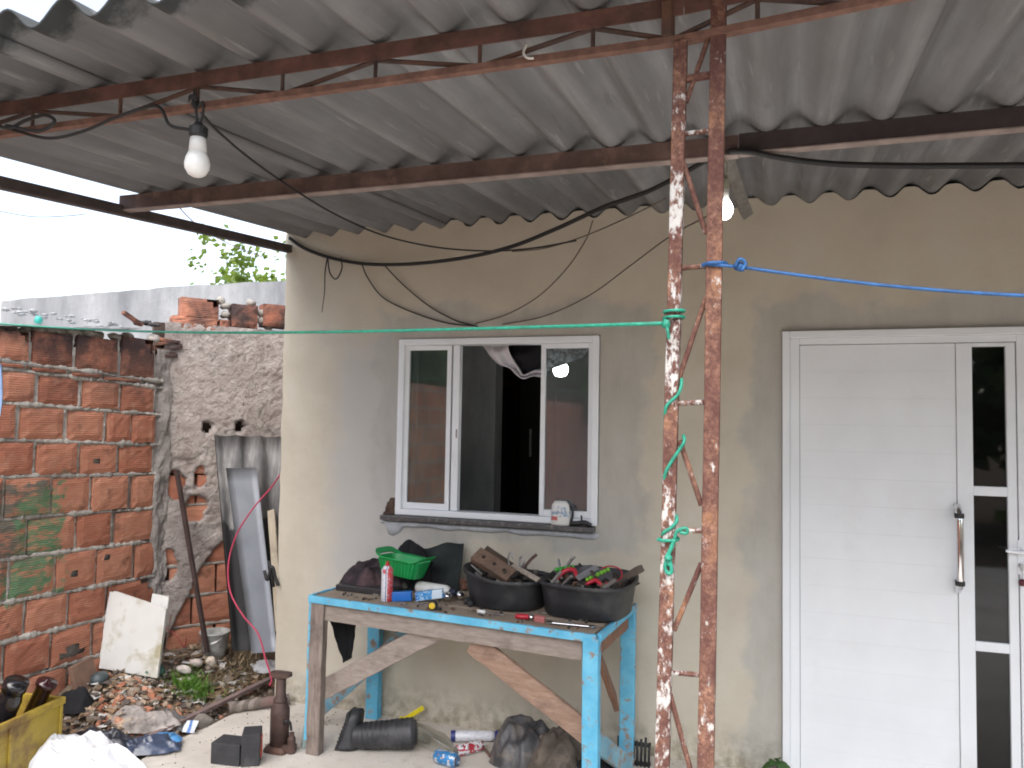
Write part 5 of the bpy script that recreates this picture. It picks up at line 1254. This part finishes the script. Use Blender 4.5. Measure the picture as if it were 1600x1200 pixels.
f1 = tub((-1.235, -.385, TZ), .168, .140, .138, .22, radians(-8), (0, 0), 'left black plastic tub full of scrap tools and a brown wooden block', 2.6, lambda x, y: .035*max(0, -x)*.9)
f2 = tub((-.835, -.395, TZ), .175, .165, .15, .17, radians(-9), (0, 0), 'right black plastic tub holding red handled pliers and green straps', 3.4, lambda x, y: .02*max(0, y))
FILL = m_islands('scrap_metal', [(.05, .042, .036), (.11, .095, .085), (.03, .028, .026), (.16, .10, .07), (.24, .22, .20), (.07, .055, .045)], .6, .4)
g = G()
for i in range(210):
    f, hx_, hy_, h = random.choice(((f1, .15, .12, .12), (f2, .17, .15, .125)))
    x, y = rnd(-.9, .9)*hx_, rnd(-.9, .9)*hy_; p = f(x, y, h+rnd(-.03, .03)); q = p + V((rnd(-.08, .08), rnd(-.06, .06), rnd(-.02, .05)))
    if i % 3: g.bar(p, q, rnd(.006, .018), rnd(.004, .012))
    else: g.blob(p, rnd(.012, .028), i, .5, 7, 5)
stuff(g.build('scrap', FILL, org=(-1.05, -.4, TZ+.1)))
# wooden block on the left tub
c0 = f1(-.045, -.06, .185)
blk = thing('wooden_block', 'brown wooden block with three holes lying across the left black tub', 'block', c0)
M = Euler((radians(35), radians(24), radians(-10))).to_matrix()
G().hexa([c0+M@V(p) for p in ((-.115, -.04, -.02), (.105, -.04, -.02), (.105, .04, -.02), (-.115, .04, -.02), (-.115, -.04, .02), (.105, -.04, .02), (.105, .04, .02), (-.115, .04, .02))]).build('block', m_wood('brown_block', (.10, .062, .042), (.19, .125, .09), along=(1.5, 6, 6)), blk, bevel=.004)
g = G()
for x in (-.065, .0, .06): g.lathe([(0, .0008), (.009, .0008), (.010, 0), (.010, -.004)], 12, Matrix.Translation(c0+M@V((x, 0, .0205))) @ M.to_4x4())
g.build('plugged_hole', simple('dark_plug', (.025, .016, .012), .9), blk)
c0 = f1(-.10, .05, .20); g = G(); g.hexa([c0+Euler((radians(30), radians(30), .1)).to_matrix()@V(p) for p in ((-.07, -.03, -.02), (.09, -.03, -.02), (.09, .03, -.02), (-.07, .03, -.02), (-.07, -.03, .02), (.09, -.03, .02), (.09, .03, .02), (-.07, .03, .02))])
tag(g.build('wooden_block', m_wood('dark_block', (.06, .04, .03), (.11, .075, .055)), org=c0, bevel=.004), 'darker wooden block tucked behind the brown one in the left black tub', 'block')
def tcable(name, pts_, r, mat, label, cat): return cable(name, pts_, r, mat, label, cat, 6)
c0 = f1(.10, -.02, .165)
p, q = f1(.03, -.015, .19), f1(.20, -.085, .15)
tag(G().plank(p, q, .026, .012, (0, -.4, 1), 6, .002, 2).build('file', simple('bone_handle', (.36, .31, .25), .6, 0, .3, 14, .2, dirt=(.12, .09, .07), dirt_amt=.4), org=p, bevel=.003), 'pale bone coloured handle lying across the right end of the left black tub', 'tool handle')
p, q = f1(.06, .02, .16), f1(.135, .03, .245)
tcable('pincers', [p, p.lerp(q, .6)+V((.0, 0, .006)), q], .0075, DKRUST, 'rusty dark pincer handle sticking up from the left black tub', 'pincers')
tcable('wire_hook', [f1(.0, .02, .16), f1(-.01, .02, .20), f1(-.008, .02, .235), f1(.006, .02, .245), f1(.012, .02, .215)], .0038, STEEL, 'curled steel wire hook standing up in the left black tub', 'wire hook')
tcable('wire_hook', [f1(.05, .03, .17), f1(.045, .03, .215), f1(.060, .03, .228), f1(.068, .03, .200), f1(.055, .03, .18)], .0045, STEEL, 'small bright steel loop beside the curled hook in the left black tub', 'wire hook')
tcable('spanner', [f2(-.16, .03, .14), f2(-.12, .03, .20), f2(-.10, .03, .235), f2(-.085, .03, .242)], .0075, STEEL, 'grey steel spanner sticking up at the left of the right black tub', 'spanner')
tcable('spanner', [f2(-.125, -.03, .14), f2(-.15, .0, .20), f2(-.165, .02, .225)], .006, STEEL, 'slim grey rod leaning left in the right black tub', 'rod')
RED = plastic('red_grip', (.45, .018, .035), .35); LIME = plastic('lime_green', (.18, .45, .03), .4)
c0 = f2(-.07, -.02, .165)
tcable('pliers', [f2(-.13, -.09, .145), f2(-.105, -.05, .185), f2(-.06, -.04, .195), f2(-.03, -.07, .165)], lambda u: .007+.005*sin(pi*u), RED, 'thick red pliers handle at the left of the right black tub', 'pliers')
tcable('pliers', [f2(.02, -.085, .145), f2(.06, -.07, .165), f2(.10, -.09, .15)], lambda u: .007+.004*sin(pi*u), RED, 'short red pliers handle at the front middle of the right black tub', 'pliers')
tcable('red_cable', [f2(.0, .06, .175), f2(.06, .09, .205), f2(.12, .08, .20), f2(.15, .03, .175), f2(.14, -.03, .16), f2(.10, -.05, .155)], .0035, RED, 'red cable loop arching over the right black tub', 'cable')
g = G(); p, q = f2(.02, -.07, .165), f2(.09, .01, .205)
for i in range(7): g.blob(p.lerp(q, i/6), .010, i, .3, 7, 5)
tag(g.build('chain_strap', LIME, org=p, smooth=True), 'lime green beaded strap in the middle of the right black tub', 'strap')
g = G(); p, q = f2(-.155, -.02, .185), f2(-.09, .02, .20)
for i in range(5): g.blob(p.lerp(q, i/4), .012-.001*i, i, .3, 7, 5)
tag(g.build('green_plug', plastic('grass_green', (.05, .33, .04), .4), org=p, smooth=True), 'grass green plug with a curly tail at the left rim of the right black tub', 'plug')
o = heap(f2(-.01, .07, .14), .13, .06, .075, 51, .014, 12, -.1, 1.8, 44, 40, .1).build('grey_rag', cloth('grey_felt', (.12, .115, .12), .35), org=f2(0, .07, .14), smooth=True)
tag(o, 'grey felt rag bunched at the back of the right black tub', 'rag')
p, q = f2(-.025, -.08, .165), f2(.045, -.01, .215)
tag(G().plank(p, q, .03, .006, (0, -1, 1), 5, .003, 6).build('blade', simple('dull_blade', (.28, .28, .29), .5, .5, .2, 16, .1), org=p), 'dull grey blade slanting between the red handles in the right black tub', 'blade')
p, q = f2(.155, .05, .165), f2(.245, .02, .225)
tag(G().plank(p, q, .03, .03, (0, 0, 1), 5, .003, 7).build('wooden_stick', m_wood('dark_stick', (.07, .055, .045), (.14, .11, .09)), org=p), 'dark square stick poking out over the right rim of the right black tub', 'stick')
p = tp(1.0, .55, TH); 
tcable('strap', [p+V((.03, 0, .17)), p+V((.028, .01, .10)), p+V((.02, .01, .05)), p+V((.022, .012, .0))], .006, BLACK, 'black strap hanging down the right side of the right black tub', 'strap')
c0 = p+V((.018, .0, .012)); tag(G().blob(c0, .016, 3, .2, 9, 7).build('orange_cap', plastic('orange_plastic', (.55, .12, .03)), org=c0, smooth=True), 'small orange cap at the right rear corner of the table', 'cap')

# ------------------------------------------------------------------ on the window sill
c0 = V((-1.075, -.028, 1.113)); t_ = thing('tub_of_filler', 'white plastic tub with blue and red print on the window sill', 'tub', c0)
t = NT('printed_tub'); xx = t.n('ShaderNodeTexCoord'); s3 = t.n('ShaderNodeSeparateXYZ'); t.l(xx.outputs['Generated'], s3.inputs[0])
f = t.math('MULTIPLY', t.ramp(s3.outputs[2], [(0, 0.0), (.35, 1.0), (.78, 0.0)], 'CONSTANT'), t.ramp(t.noise(t.coord('Generated', (3.5, 1, 3)), 1.7, 3), [(.50, 0.0), (.56, .8)]))
k = t.mix(f, (.66, .65, .62), (.16, .27, .42)); f = t.math('MULTIPLY', t.ramp(s3.outputs[2], [(0, 0.0), (.2, 1.0), (.36, 0.0)], 'CONSTANT'), t.ramp(s3.outputs[0], [(0, 0.0), (.05, .9), (.4, 0.0)], 'CONSTANT'))
t.col(t.mix(f, k, (.50, .07, .07))); t.rough(.4)
G().lathe([(0, 0), (.048, 0), (.052, .008), (.052, .07), (.046, .105), (.030, .125), (0, .125)], 22, Matrix.Translation(c0), 1, .48).build('body', t.m, t_, smooth=True)
G().tube(smooth_path([c0+V((.05, .005, .10)), c0+V((.062, .004, .085)), c0+V((.064, .003, .05)), c0+V((.055, .004, .02))], 4), .006, 7).build('handle', BLACK, t_, smooth=True)
c0 = V((-.975, -.03, 1.113)); g = G()
g.tube(smooth_path([c0+V((-.045, 0, .012)), c0+V((-.01, -.005, .014)), c0+V((.03, .004, .02)), c0+V((.062, 0, .006))], 5), .012, 8); g.tube([c0+V((.015, 0, .02)), c0+V((.010, .004, .055))], .005, 6)
tag(g.build('black_clamp', BLACK, org=c0, smooth=True), 'small black plastic clamp lying on the right end of the window sill', 'clamp')

# ------------------------------------------------------------------ on the patio
def onp(px, py, z=0.0): return at(px, py, Z=z)
# bottle jack
c0 = V((-2.345, -.60, 0)); JK = simple('jack_rust', (.075, .045, .038), .65, .2, .35, 16, .25, dirt=(.14, .075, .05), dirt_amt=.35)
jk = thing('bottle_jack', 'rusty brown bottle jack standing left of the table leg', 'bottle jack', c0); T_ = Matrix.Translation(c0)
g = G(); rings(g, [loop(.062, .058, 0, 32, 6), loop(.062, .058, .012, 32, 6), loop(.052, .05, .03, 32, 4)], lambda x, y, z: c0+V((x, y, z))); g.build('base', JK, jk)
G().lathe([(.046, .025), (.047, .185), (.046, .20), (.036, .225), (.034, .235)], 24, T_).build('cylinder', JK, jk, smooth=True)
G().lathe([(.034, .232), (.034, .25), (.026, .255), (.024, .345), (.022, .35)], 20, T_).build('ram', JK, jk, smooth=True)
g = G(); rings(g, [loop(.022, .022, .345, 32, 2), loop(.056, .03, .362, 32, 3), loop(.056, .03, .378, 32, 3), loop(.05, .026, .374, 32, 3)], lambda x, y, z: c0+V((x, y, z+.10*x*0))); g.build('saddle', JK, jk)
g = G(); g.lathe([(.020, 0), (.020, .07), (.012, .085), (.012, .10), (0, .1)], 14, Matrix.Translation(c0+V((.078, -.01, .0)))); g.cbox(c0+V((.06, -.005, .02)), (.06, .05, .036)); g.build('pump', JK, jk, bevel=.002)
g = G(); g.tube(smooth_path([c0+V((.045, -.03, .14)), c0+V((.058, -.035, .16)), c0+V((.072, -.02, .15)), c0+V((.075, -.012, .11))], 5), .006, 7); g.build('lever_link', BLACK, jk, smooth=True)
c0 = V((-2.245, -.53, 0)); bottle('tube', c0, c0+V((.012, 0, .125)), .018, [(0, 0), (.9, 0), (1, .05), (1, .8), (.6, .9), (.5, 1), (0, 1)], plastic('pale_grey_green', (.28, .34, .33)), 'pale grey green tube standing between the bottle jack and the table leg', 'tube')
# two dark foam blocks
FOAM = simple('black_block', (.030, .030, .033), .8, 0, .3, 18, .4, dirt=(.075, .072, .07), dirt_amt=.3)
c0 = onp(352, 1194); 
tag(G().cbox(c0+V((.0, .04, .050)), (.150, .11, .10), (0, 0, .12)).build('black_block', FOAM, org=c0, bevel=.005), 'low black block lying on the patio left of the block with the orange side', 'block')
c0 = onp(393, 1192); t_ = thing('black_block', 'upright black block with an orange right side on the patio', 'block', c0)
Rb2 = Euler((0, 0, .55)).to_matrix()
def q8(x0, x1, y0, y1, z0, z1): return [c0+Rb2@V(p) for p in ((x0, y0, z0), (x1, y0, z0), (x1, y1, z0), (x0, y1, z0), (x0, y0, z1), (x1, y0, z1), (x1, y1, z1), (x0, y1, z1))]
G().hexa(q8(-.045, .04, -.045, .065, 0, .150)).build('body', FOAM, t_, bevel=.005)
G().hexa(q8(.0402, .046, -.02, .02, .03, .13)).build('side_label', plastic('orange_print', (.42, .07, .035), .6, dirt=(.05, .03, .03), amt=.4), t_)
# boot
RUBB = simple('scuffed_black_rubber', (.022, .023, .026), .5, 0, .35, 12, .2, dirt=(.055, .055, .06), dirt_amt=.3)
heel = V((-2.09, -.475, .0)); toe = V((-2.045, -.40, .255))
boot = thing('rubber_boot', 'black ribbed rubber boot lying on the patio under the table', 'boot', heel)
ax = V((.95, .32, 0)).normalized()       # along the shaft, away from the sole
g = G(); n = 26
for j in range(11):
    t0 = j/10
for j in range(13):
    u_ = j/12; z = .010+.175*u_
    w2 = .046*(1-.25*abs(u_-.75)) * (1 if u_ < .9 else max(.25, 1-(u_-.9)*6)); dep = .105*(1-u_*.50)
    c_ = V((heel.x+.010+.045*u_+dep*.5, heel.y+.05*u_, z))
    g.v += [c_ + ax*(dep*.5*math.copysign(abs(cos(2*pi*k/n))**.7, cos(2*pi*k/n))) + V((0, 1, 0))*(w2*math.copysign(abs(sin(2*pi*k/n))**.8, sin(2*pi*k/n))) for k in range(n)]
for j in range(12):
    for k in range(n): g.f.append((j*n+k, j*n+(k+1) % n, (j+1)*n+(k+1) % n, (j+1)*n+k))
g.f.append(tuple(range(n-1, -1, -1))); g.f.append(tuple(12*n+k for k in range(n)))
g.build('foot', RUBB, boot, smooth=True)
g = G()
for j in range(11):
    z = .008+.0165*j; g.cbox((heel.x+.008+.042*(j/10), heel.y+.05*j/10, z), (.016, .088*(1-.3*abs(j/10-.6)), .012), (0, .16, .1))
g.cbox((heel.x+.036, heel.y+.026, .094), (.016, .078, .18), (.0, .23, .1)); g.build('sole', BLACK, boot, bevel=.003)
g = G(); a0 = V((heel.x+.085, heel.y+.012, .066)); a1 = a0 + ax*.31 + V((0, 0, .022))
path = [a0.lerp(a1, i/60) for i in range(61)]
g.tube(path, lambda u: .058+.016*u+(.0016*sin(u*75) if u > .1 else 0)+.006*nz((u*5, .3, 2), 1)-.02*max(0, (u-.94)/.06), 22); g.build('shaft', RUBB, boot, smooth=True)
c0 = onp(632, 1138)
yt = thing('spray_trigger', 'yellow plastic spray trigger lying behind the rubber boot', 'spray trigger', c0); YP = plastic('yellow_trigger', (.72, .58, .015), .35)
G().cbox(c0+V((.0, .02, .026)), (.085, .04, .045), (.1, .05, .2)).build('head', YP, yt, bevel=.008)
G().plank(c0+V((.0, .02, .045)), c0+V((.085, .05, .105)), .026, .018, (0, 1, 0), 4, .002, 1).build('lever', YP, yt, bevel=.004)
G().tube([c0+V((.04, .02, .03)), c0+V((.056, .022, .032))], .013, 10).build('nozzle', BLACK, yt)
# clear bottle
t = NT('clear_plastic'); t.t.nodes.remove(t.b); tr_ = t.n('ShaderNodeBsdfTransparent'); tr_.inputs[0].default_value = (.86, .87, .85, 1)
gl_ = t.n('ShaderNodeBsdfGlossy'); gl_.inputs['Roughness'].default_value = .08; lw = t.n('ShaderNodeLayerWeight'); lw.inputs[0].default_value = .35; mx = t.n('ShaderNodeMixShader')
t.l(t.math('MULTIPLY', lw.outputs['Facing'], .6), mx.inputs[0]); t.l(tr_.outputs[0], mx.inputs[1]); t.l(gl_.outputs[0], mx.inputs[2]); t.l(mx.outputs[0], t.out.inputs[0])
p, q = onp(646, 1142, .05), onp(716, 1172, .035)
bottle('plastic_bottle', p, q+V((.0, -.02, 0)), .050, [(0, .02), (.5, 0), (.9, .0), (1, .06), (1, .30), (.94, .34), (1, .38), (1, .62), (.7, .80), (.32, .92), (.30, 1), (0, 1)], t.m, 'clear plastic bottle lying on the patio right of the yellow trigger', 'bottle')
def can_(name, p, q, r, mat, label, endm, cat='can'):
    p, q = V(p), V(q); L_ = (q-p).length; M = Matrix.Translation(p) @ (q-p).to_track_quat('Z', 'Y').to_matrix().to_4x4(); t_ = thing(name, label, cat, p)
    G().lathe([(r*.82, 0), (r, L_*.07), (r, L_*.88), (r*.80, L_*.985)], 28, M).build('body', mat, t_, smooth=True)
    G().lathe([(r*.82, -.002), (r*.78, -.001), (r*.74, .006), (0, .010)], 24, M).build('base', endm, t_)
    G().lathe([(r*.80, L_*.985), (r*.83, L_), (r*.77, L_), (r*.74, L_-.006), (0, L_-.006)], 24, M).build('lid', endm, t_)
    return t_
ALU = simple('can_aluminium', (.62, .62, .63), .25, 1, .06, 9, 0)
def label_mat(name, base, spots, metal=.0, sc=(3, 3, 2), rough=.3):
    t = NT(name); k = base; co = t.coord('Generated', sc)
    first = None
    for i, (c_, th_, s_) in enumerate(spots):
        f = t.ramp(t.noise(t.coord('Generated', tuple(q*(1+.35*i) for q in sc)), s_, 1.5), [(th_, 0.0), (th_+.02, 1.0)])
        k = t.mix(f, k, c_)
    t.col(k); t.rough(rough); t.b.inputs['Metallic'].default_value = metal; return t.m
p, q = onp(682, 1180, .034), onp(716, 1190, .034)
can_('drink_can', p, p+(q-p).normalized()*.122, .033, label_mat('blue_can_print', (.04, .22, .48), [((.55, .60, .64), .56, 1.6), ((.42, .20, .16), .64, 2.2), ((.02, .10, .30), .60, 3)], .2), 'blue drink can with pale print lying on the patio under the table', ALU)
p, q = onp(713, 1174, .028), onp(757, 1163, .028)
can_('drink_can', p, p+(q-p).normalized()*.150, .028, label_mat('red_can_print', (.60, .60, .62), [((.38, .025, .04), .50, 1.8), ((.07, .06, .07), .60, 3)]), 'white and dark red can lying between the blue can and the white tube', ALU)
p, q = onp(708, 1150, .03), onp(775, 1150, .03)
t_ = can_('spray_can', p, p+(q-p).normalized()*.215, .027, label_mat('white_tube_print', (.66, .67, .70), [((.45, .48, .56), .56, 5), ((.55, .30, .32), .66, 4)], sc=(2, 2, 6)), 'white spray can with dark blue ends lying against the house wall', plastic('dark_blue_cap', (.02, .03, .16)), 'spray can')
p2 = p+(q-p).normalized()*.216
G().tube([p2, p2+(q-p).normalized()*.05], .0265, 18).build('cap', plastic('dark_blue_cap', (.02, .03, .16)), t_, bevel=.002)
G().tube([p-(q-p).normalized()*.012, p+(q-p).normalized()*.012], .0278, 18).build('base_ring', plastic('dark_blue_cap', (.02, .03, .16)), t_)
c0 = onp(783, 1147, .02); tag(G().blob(c0, .028, 3, .3, 8, 6, (1.2, .8, .8)).build('black_stub', BLACK, org=c0, smooth=True), 'black rubber stub at the dark blue cap of the white spray can', 'stub')
# muddy sack and bag
c0 = V((-1.13, -.30, 0))
o = heap((-1.185, -.28, 0), .17, .14, .150, 61, .050, 9, .2, 4.5, 90, 90, .10, None, False).build('grey_bag', simple('grey_polythene', (.06, .06, .064), .5, 0, .5, 9, .3, dirt=(.17, .145, .12), dirt_amt=.5, dscale=11), org=c0, smooth=True)
tag(o, 'crumpled glossy grey plastic bag beneath the right end of the table', 'plastic bag')
o = heap((-.965, -.30, 0), .17, .15, .165, 67, .055, 10, .5, 3, 90, 90, .12, None, False).build('muddy_sack', cloth('muddy_sack_cloth', (.12, .10, .083), .6, (.028, .026, .025)), org=(-.98, -.27, 0), smooth=True)
tag(o, 'muddy brown sack slumped behind the blue front right table leg', 'sack')
o = heap((-.80, -.33, 0), .11, .10, .11, 71, .03, 10, .5, 2.4, 50, 50, .09, None, True).build('black_rag', cloth('black_rag', (.018, .018, .02), .4), org=(-.80, -.3, 0), smooth=True)
tag(o, 'black rag on the patio right of the blue front table leg', 'rag')
p, q = onp(772, 1150, .015), onp(815, 1200, .012)
tag(G().plank(p, q, .02, .012, (0, 0, 1), 6, .002, 3).build('lath', m_wood('pale_cut_lath', (.34, .28, .2), (.45, .38, .28), along=(2, 2, 2)), org=p), 'pale thin lath on the patio in front of the grey plastic bag', 'lath')
p, q = onp(752, 1166, .01), onp(766, 1182, .01)
tag(G().tube([p, p.lerp(q, .5)+V((0, 0, .006)), q], .007, 6).build('twig', simple('brown_twig', (.12, .07, .05), .9), org=p, smooth=True), 'short brown twig beside the red and white can', 'twig')
# black ribbed grate
c0 = V((-.655, -.12, 0)); gt = thing('drain_grate', 'black ribbed plastic grate standing by the wall behind the column', 'grate', c0)
g = G(); g.box(-.745, -.585, -.135, -.105, .0, .012); g.box(-.745, -.585, -.135, -.105, .09, .102); g.build('bar', BLACK, gt, bevel=.002)
for i in range(9):
    x = -.74+.0187*i; h = .125+.012*sin(i*2.1)
    G().tube([(x, -.14, 0), (x+.002, -.142, h*.6), (x+.004*sin(i), -.13, h)], .0062, 6).build('rib', BLACK, gt, smooth=True)
for (px, py, L_, a, lab) in ((560, 1165, .09, .3, 'dry brown leaf scrap lying beside the sole of the boot'), (572, 1158, .07, .9, 'second dry brown leaf scrap, further from the boot sole'), (607, 1166, .05, .2, 'dark grey lint scrap on the patio in front of the boot shaft')):
    c0 = onp(px, py, .004); g = G(); d = V((cos(a), sin(a), 0))*L_/2; e_ = V((-sin(a), cos(a), 0))*.016
    g.grid(6, 2, lambda u, v: c0 + d*(2*u-1) + e_*(2*v-1)*sin(pi*min(.97, u+.03)) + V((0, 0, .006+.012*abs(2*v-1)*u)))
    tag(g.build('leaf_scrap', simple('leaf_scrap_%d' % px, (.20, .12, .08) if px < 600 else (.12, .11, .10), .9, 0, .3, 20, .2), org=c0, smooth=True, solid=.002), lab, 'scrap')
g = G()
for i in range(260):
    x, y = rnd(-2.75, .1), -abs(random.gauss(0, .22))-.01; r = rnd(.001, .0035)
    g.blob((x, y, r*.5), r, i, .5, 5, 4, (1, 1, .6))
for i in range(120):
    x, y = rnd(-2.9, -2.2), rnd(-1.1, 0); r = rnd(.0015, .005); g.blob((x, y, r*.5), r, i, .5, 5, 4, (1, 1, .6))
stuff(g.build('grit', m_islands('patio_grit', [(.20, .17, .14), (.28, .24, .20), (.38, .33, .28), (.16, .13, .11)]), org=(-1.5, -.2, 0)))

# ------------------------------------------------------------------ plants
def leaf(g, b, d, n_, L_, w, fold=.25, droop=.3):
    """a pointed leaf from base b along d, with a fold along the midrib"""
    b, d = V(b), V(d).normalized(); s_ = d.cross(V(n_)).normalized(); n_ = s_.cross(d)
    vs = []; prof = [(0, .08), (.25, .8), (.5, 1), (.75, .7), (1, .02)]
    for t_, k in prof:
        c_ = b + d*(L_*t_) - V((0, 0, droop*L_*t_*t_)); vs += [c_ - s_*w*k + n_*fold*w*k, c_, c_ + s_*w*k + n_*fold*w*k]
    fs = []
    for i in range(4): a = i*3; fs += [(a, a+1, a+4, a+3), (a+1, a+2, a+5, a+4)]
    g.add(vs, fs)
c0 = V((-.01, -.035, 0)); pl = thing('weed', 'small green weed growing at the foot of the door frame', 'weed', c0); LG = m_leaf('weed_leaf', (.03, .085, .02), (.055, .13, .03), .2)
G().tube([c0, c0+V((.003, -.01, .07))], .003, 6).build('stem', LG, pl)
for (d, L_, w, z) in (((-.9, -.3, .25), .085, .026, .065), ((-.35, -.6, .6), .08, .026, .075), ((.75, -.35, -.1), .10, .022, .085), ((.4, -.7, .3), .085, .028, .08), ((-.6, -.4, -.2), .07, .022, .045), ((.2, -.2, 1), .06, .022, .08)):
    g = G(); leaf(g, c0+V((.003, -.008, z)), d, (0, 0, 1), L_, w, .2, .7); g.build('leaf', LG, pl, smooth=True)
def crown(name, c, R_, n, L_, w, mat, parent, seed, squash=.8, gaps=.05):
    rs = random.Random(seed); g = G(); cl = [V((rs.gauss(0, .5), rs.gauss(0, .5), rs.gauss(0, .5)*squash))*R_ for _ in range(26)]
    for i in range(n):
        o_ = rs.choice(cl); p = V(c) + o_ + V((rs.gauss(0, 1), rs.gauss(0, 1), rs.gauss(0, .8)))*R_*.13
        d = V((rs.uniform(-1, 1), rs.uniform(-1, 1), rs.uniform(-.9, .3)))
        s_ = d.normalized().orthogonal(); k = rs.uniform(.7, 1.3); s2 = d.normalized().cross(s_)*.35
        d = d.normalized()*L_*k; g.add([p, p+d*.45+s_*w*k+s2*w, p+d, p+d*.45-s_*w*k+s2*w], [(0, 1, 2, 3)])
    return g.build(name, mat, parent)
def limb_tree(c, h, R_, n, L_, w, mat, label, seed, cz):
    t_ = thing('tree', label, 'tree', c); c = V(c); g = G(); rs = random.Random(seed)
    g.tube(smooth_path([c+V((0, 0, -.1)), c+V((.05, .03, h*.3)), c+V((-.04, .02, h*.55)), c+V((.03, 0, h*.8))], 5), lambda u: .11*(1-.6*u), 9)
    for i in range(7):
        a = i*2.4; b = c+V((0, 0, h*rs.uniform(.4, .75))); g.tube(smooth_path([b, b+V((cos(a), sin(a), .7))*R_*.45, b+V((cos(a), sin(a), .9))*R_*.85], 4), lambda u: .04*(1-.8*u), 6)
    g.build('trunk', simple('bark', (.09, .07, .055), .95, 0, .4, 14, .6), t_, smooth=True)
    crown('crown', c+V((0, 0, cz)), R_, n, L_, w, mat, t_, seed); return t_
YG = m_leaf('yellow_green_leaves', (.10, .17, .035), (.20, .28, .06), .5); DG = m_leaf('deep_green_leaves', (.035, .08, .025), (.085, .15, .05), .35)
p = at(372, 418, Y=5.2)
limb_tree((p.x, p.y, 0), p.z, .66, 520, .095, .027, YG, 'sparse yellow green tree showing over the concrete wall by the house corner', 5, p.z-.12)
p = at(45, 462, Y=2.6); bn = thing('banana_plant', 'light green banana leaf tip rising over the left end of the concrete wall', 'banana plant', (p.x, p.y, 0))
g = G(); g.tube([(p.x, p.y, 0), (p.x+.02, p.y, p.z-.5)], lambda u: .07-.03*u, 10); g.build('stem', simple('banana_stem', (.16, .2, .07), .6), bn, smooth=True)
for d, L_ in (((.55, .1, 1), .75), ((-.7, .3, .5), .6), ((.6, .6, .1), .6)):
    g = G(); leaf(g, (p.x+.02, p.y, p.z-.52), d, (0, -1, .3), L_, .075, .15, .25); g.build('leaf', YG, bn, smooth=True)
p = at(1, 610, Y=-1.35)
o = plate((p+V((-.16, 0, -.13)), p+V((-.005, .0, -.12)), p+V((.0, .0, .12)), p+V((-.16, 0, .14))), .003, V((0, -1, 0)), 6, 10, fn=lambda u, v: .012*sin(u*10+v*3)).build('blue_cloth', cloth('pale_blue_cloth', (.22, .32, .50), .15), org=p, smooth=True)
tag(o, 'pale blue cloth hanging at the left edge in front of the brick wall', 'cloth')
# trees of the yard behind the camera, mirrored in the window panes and the door
for k, (x, y, h, R_, cz, n) in enumerate(((-7.2, -9.6, 3.6, 1.7, 3.0, 2600), (-5.0, -13.6, 3.8, 2.0, 3.3, 2600), (-9.6, -13, 4.2, 2.3, 3.4, 2600), (4.4, -11.5, 3.6, 2.3, 2.6, 1800), (7.4, -10.0, 3.6, 2.0, 2.7, 1400), (1.6, -13.5, 4.0, 2.2, 3.0, 1400))):
    limb_tree((x, y, 0), h, R_, n, .42, .13, DG, ('bushy tree over the boundary wall, mirrored in the left window pane', 'tree beyond the end of the boundary wall, mirrored in the right window pane', 'tall tree farthest behind the boundary wall', 'bushy dark tree mirrored in the door glass', 'rounded dark tree at the far right of the yard behind the camera', 'broad dark tree in the middle of the yard behind the camera')[k], 20+k, cz)
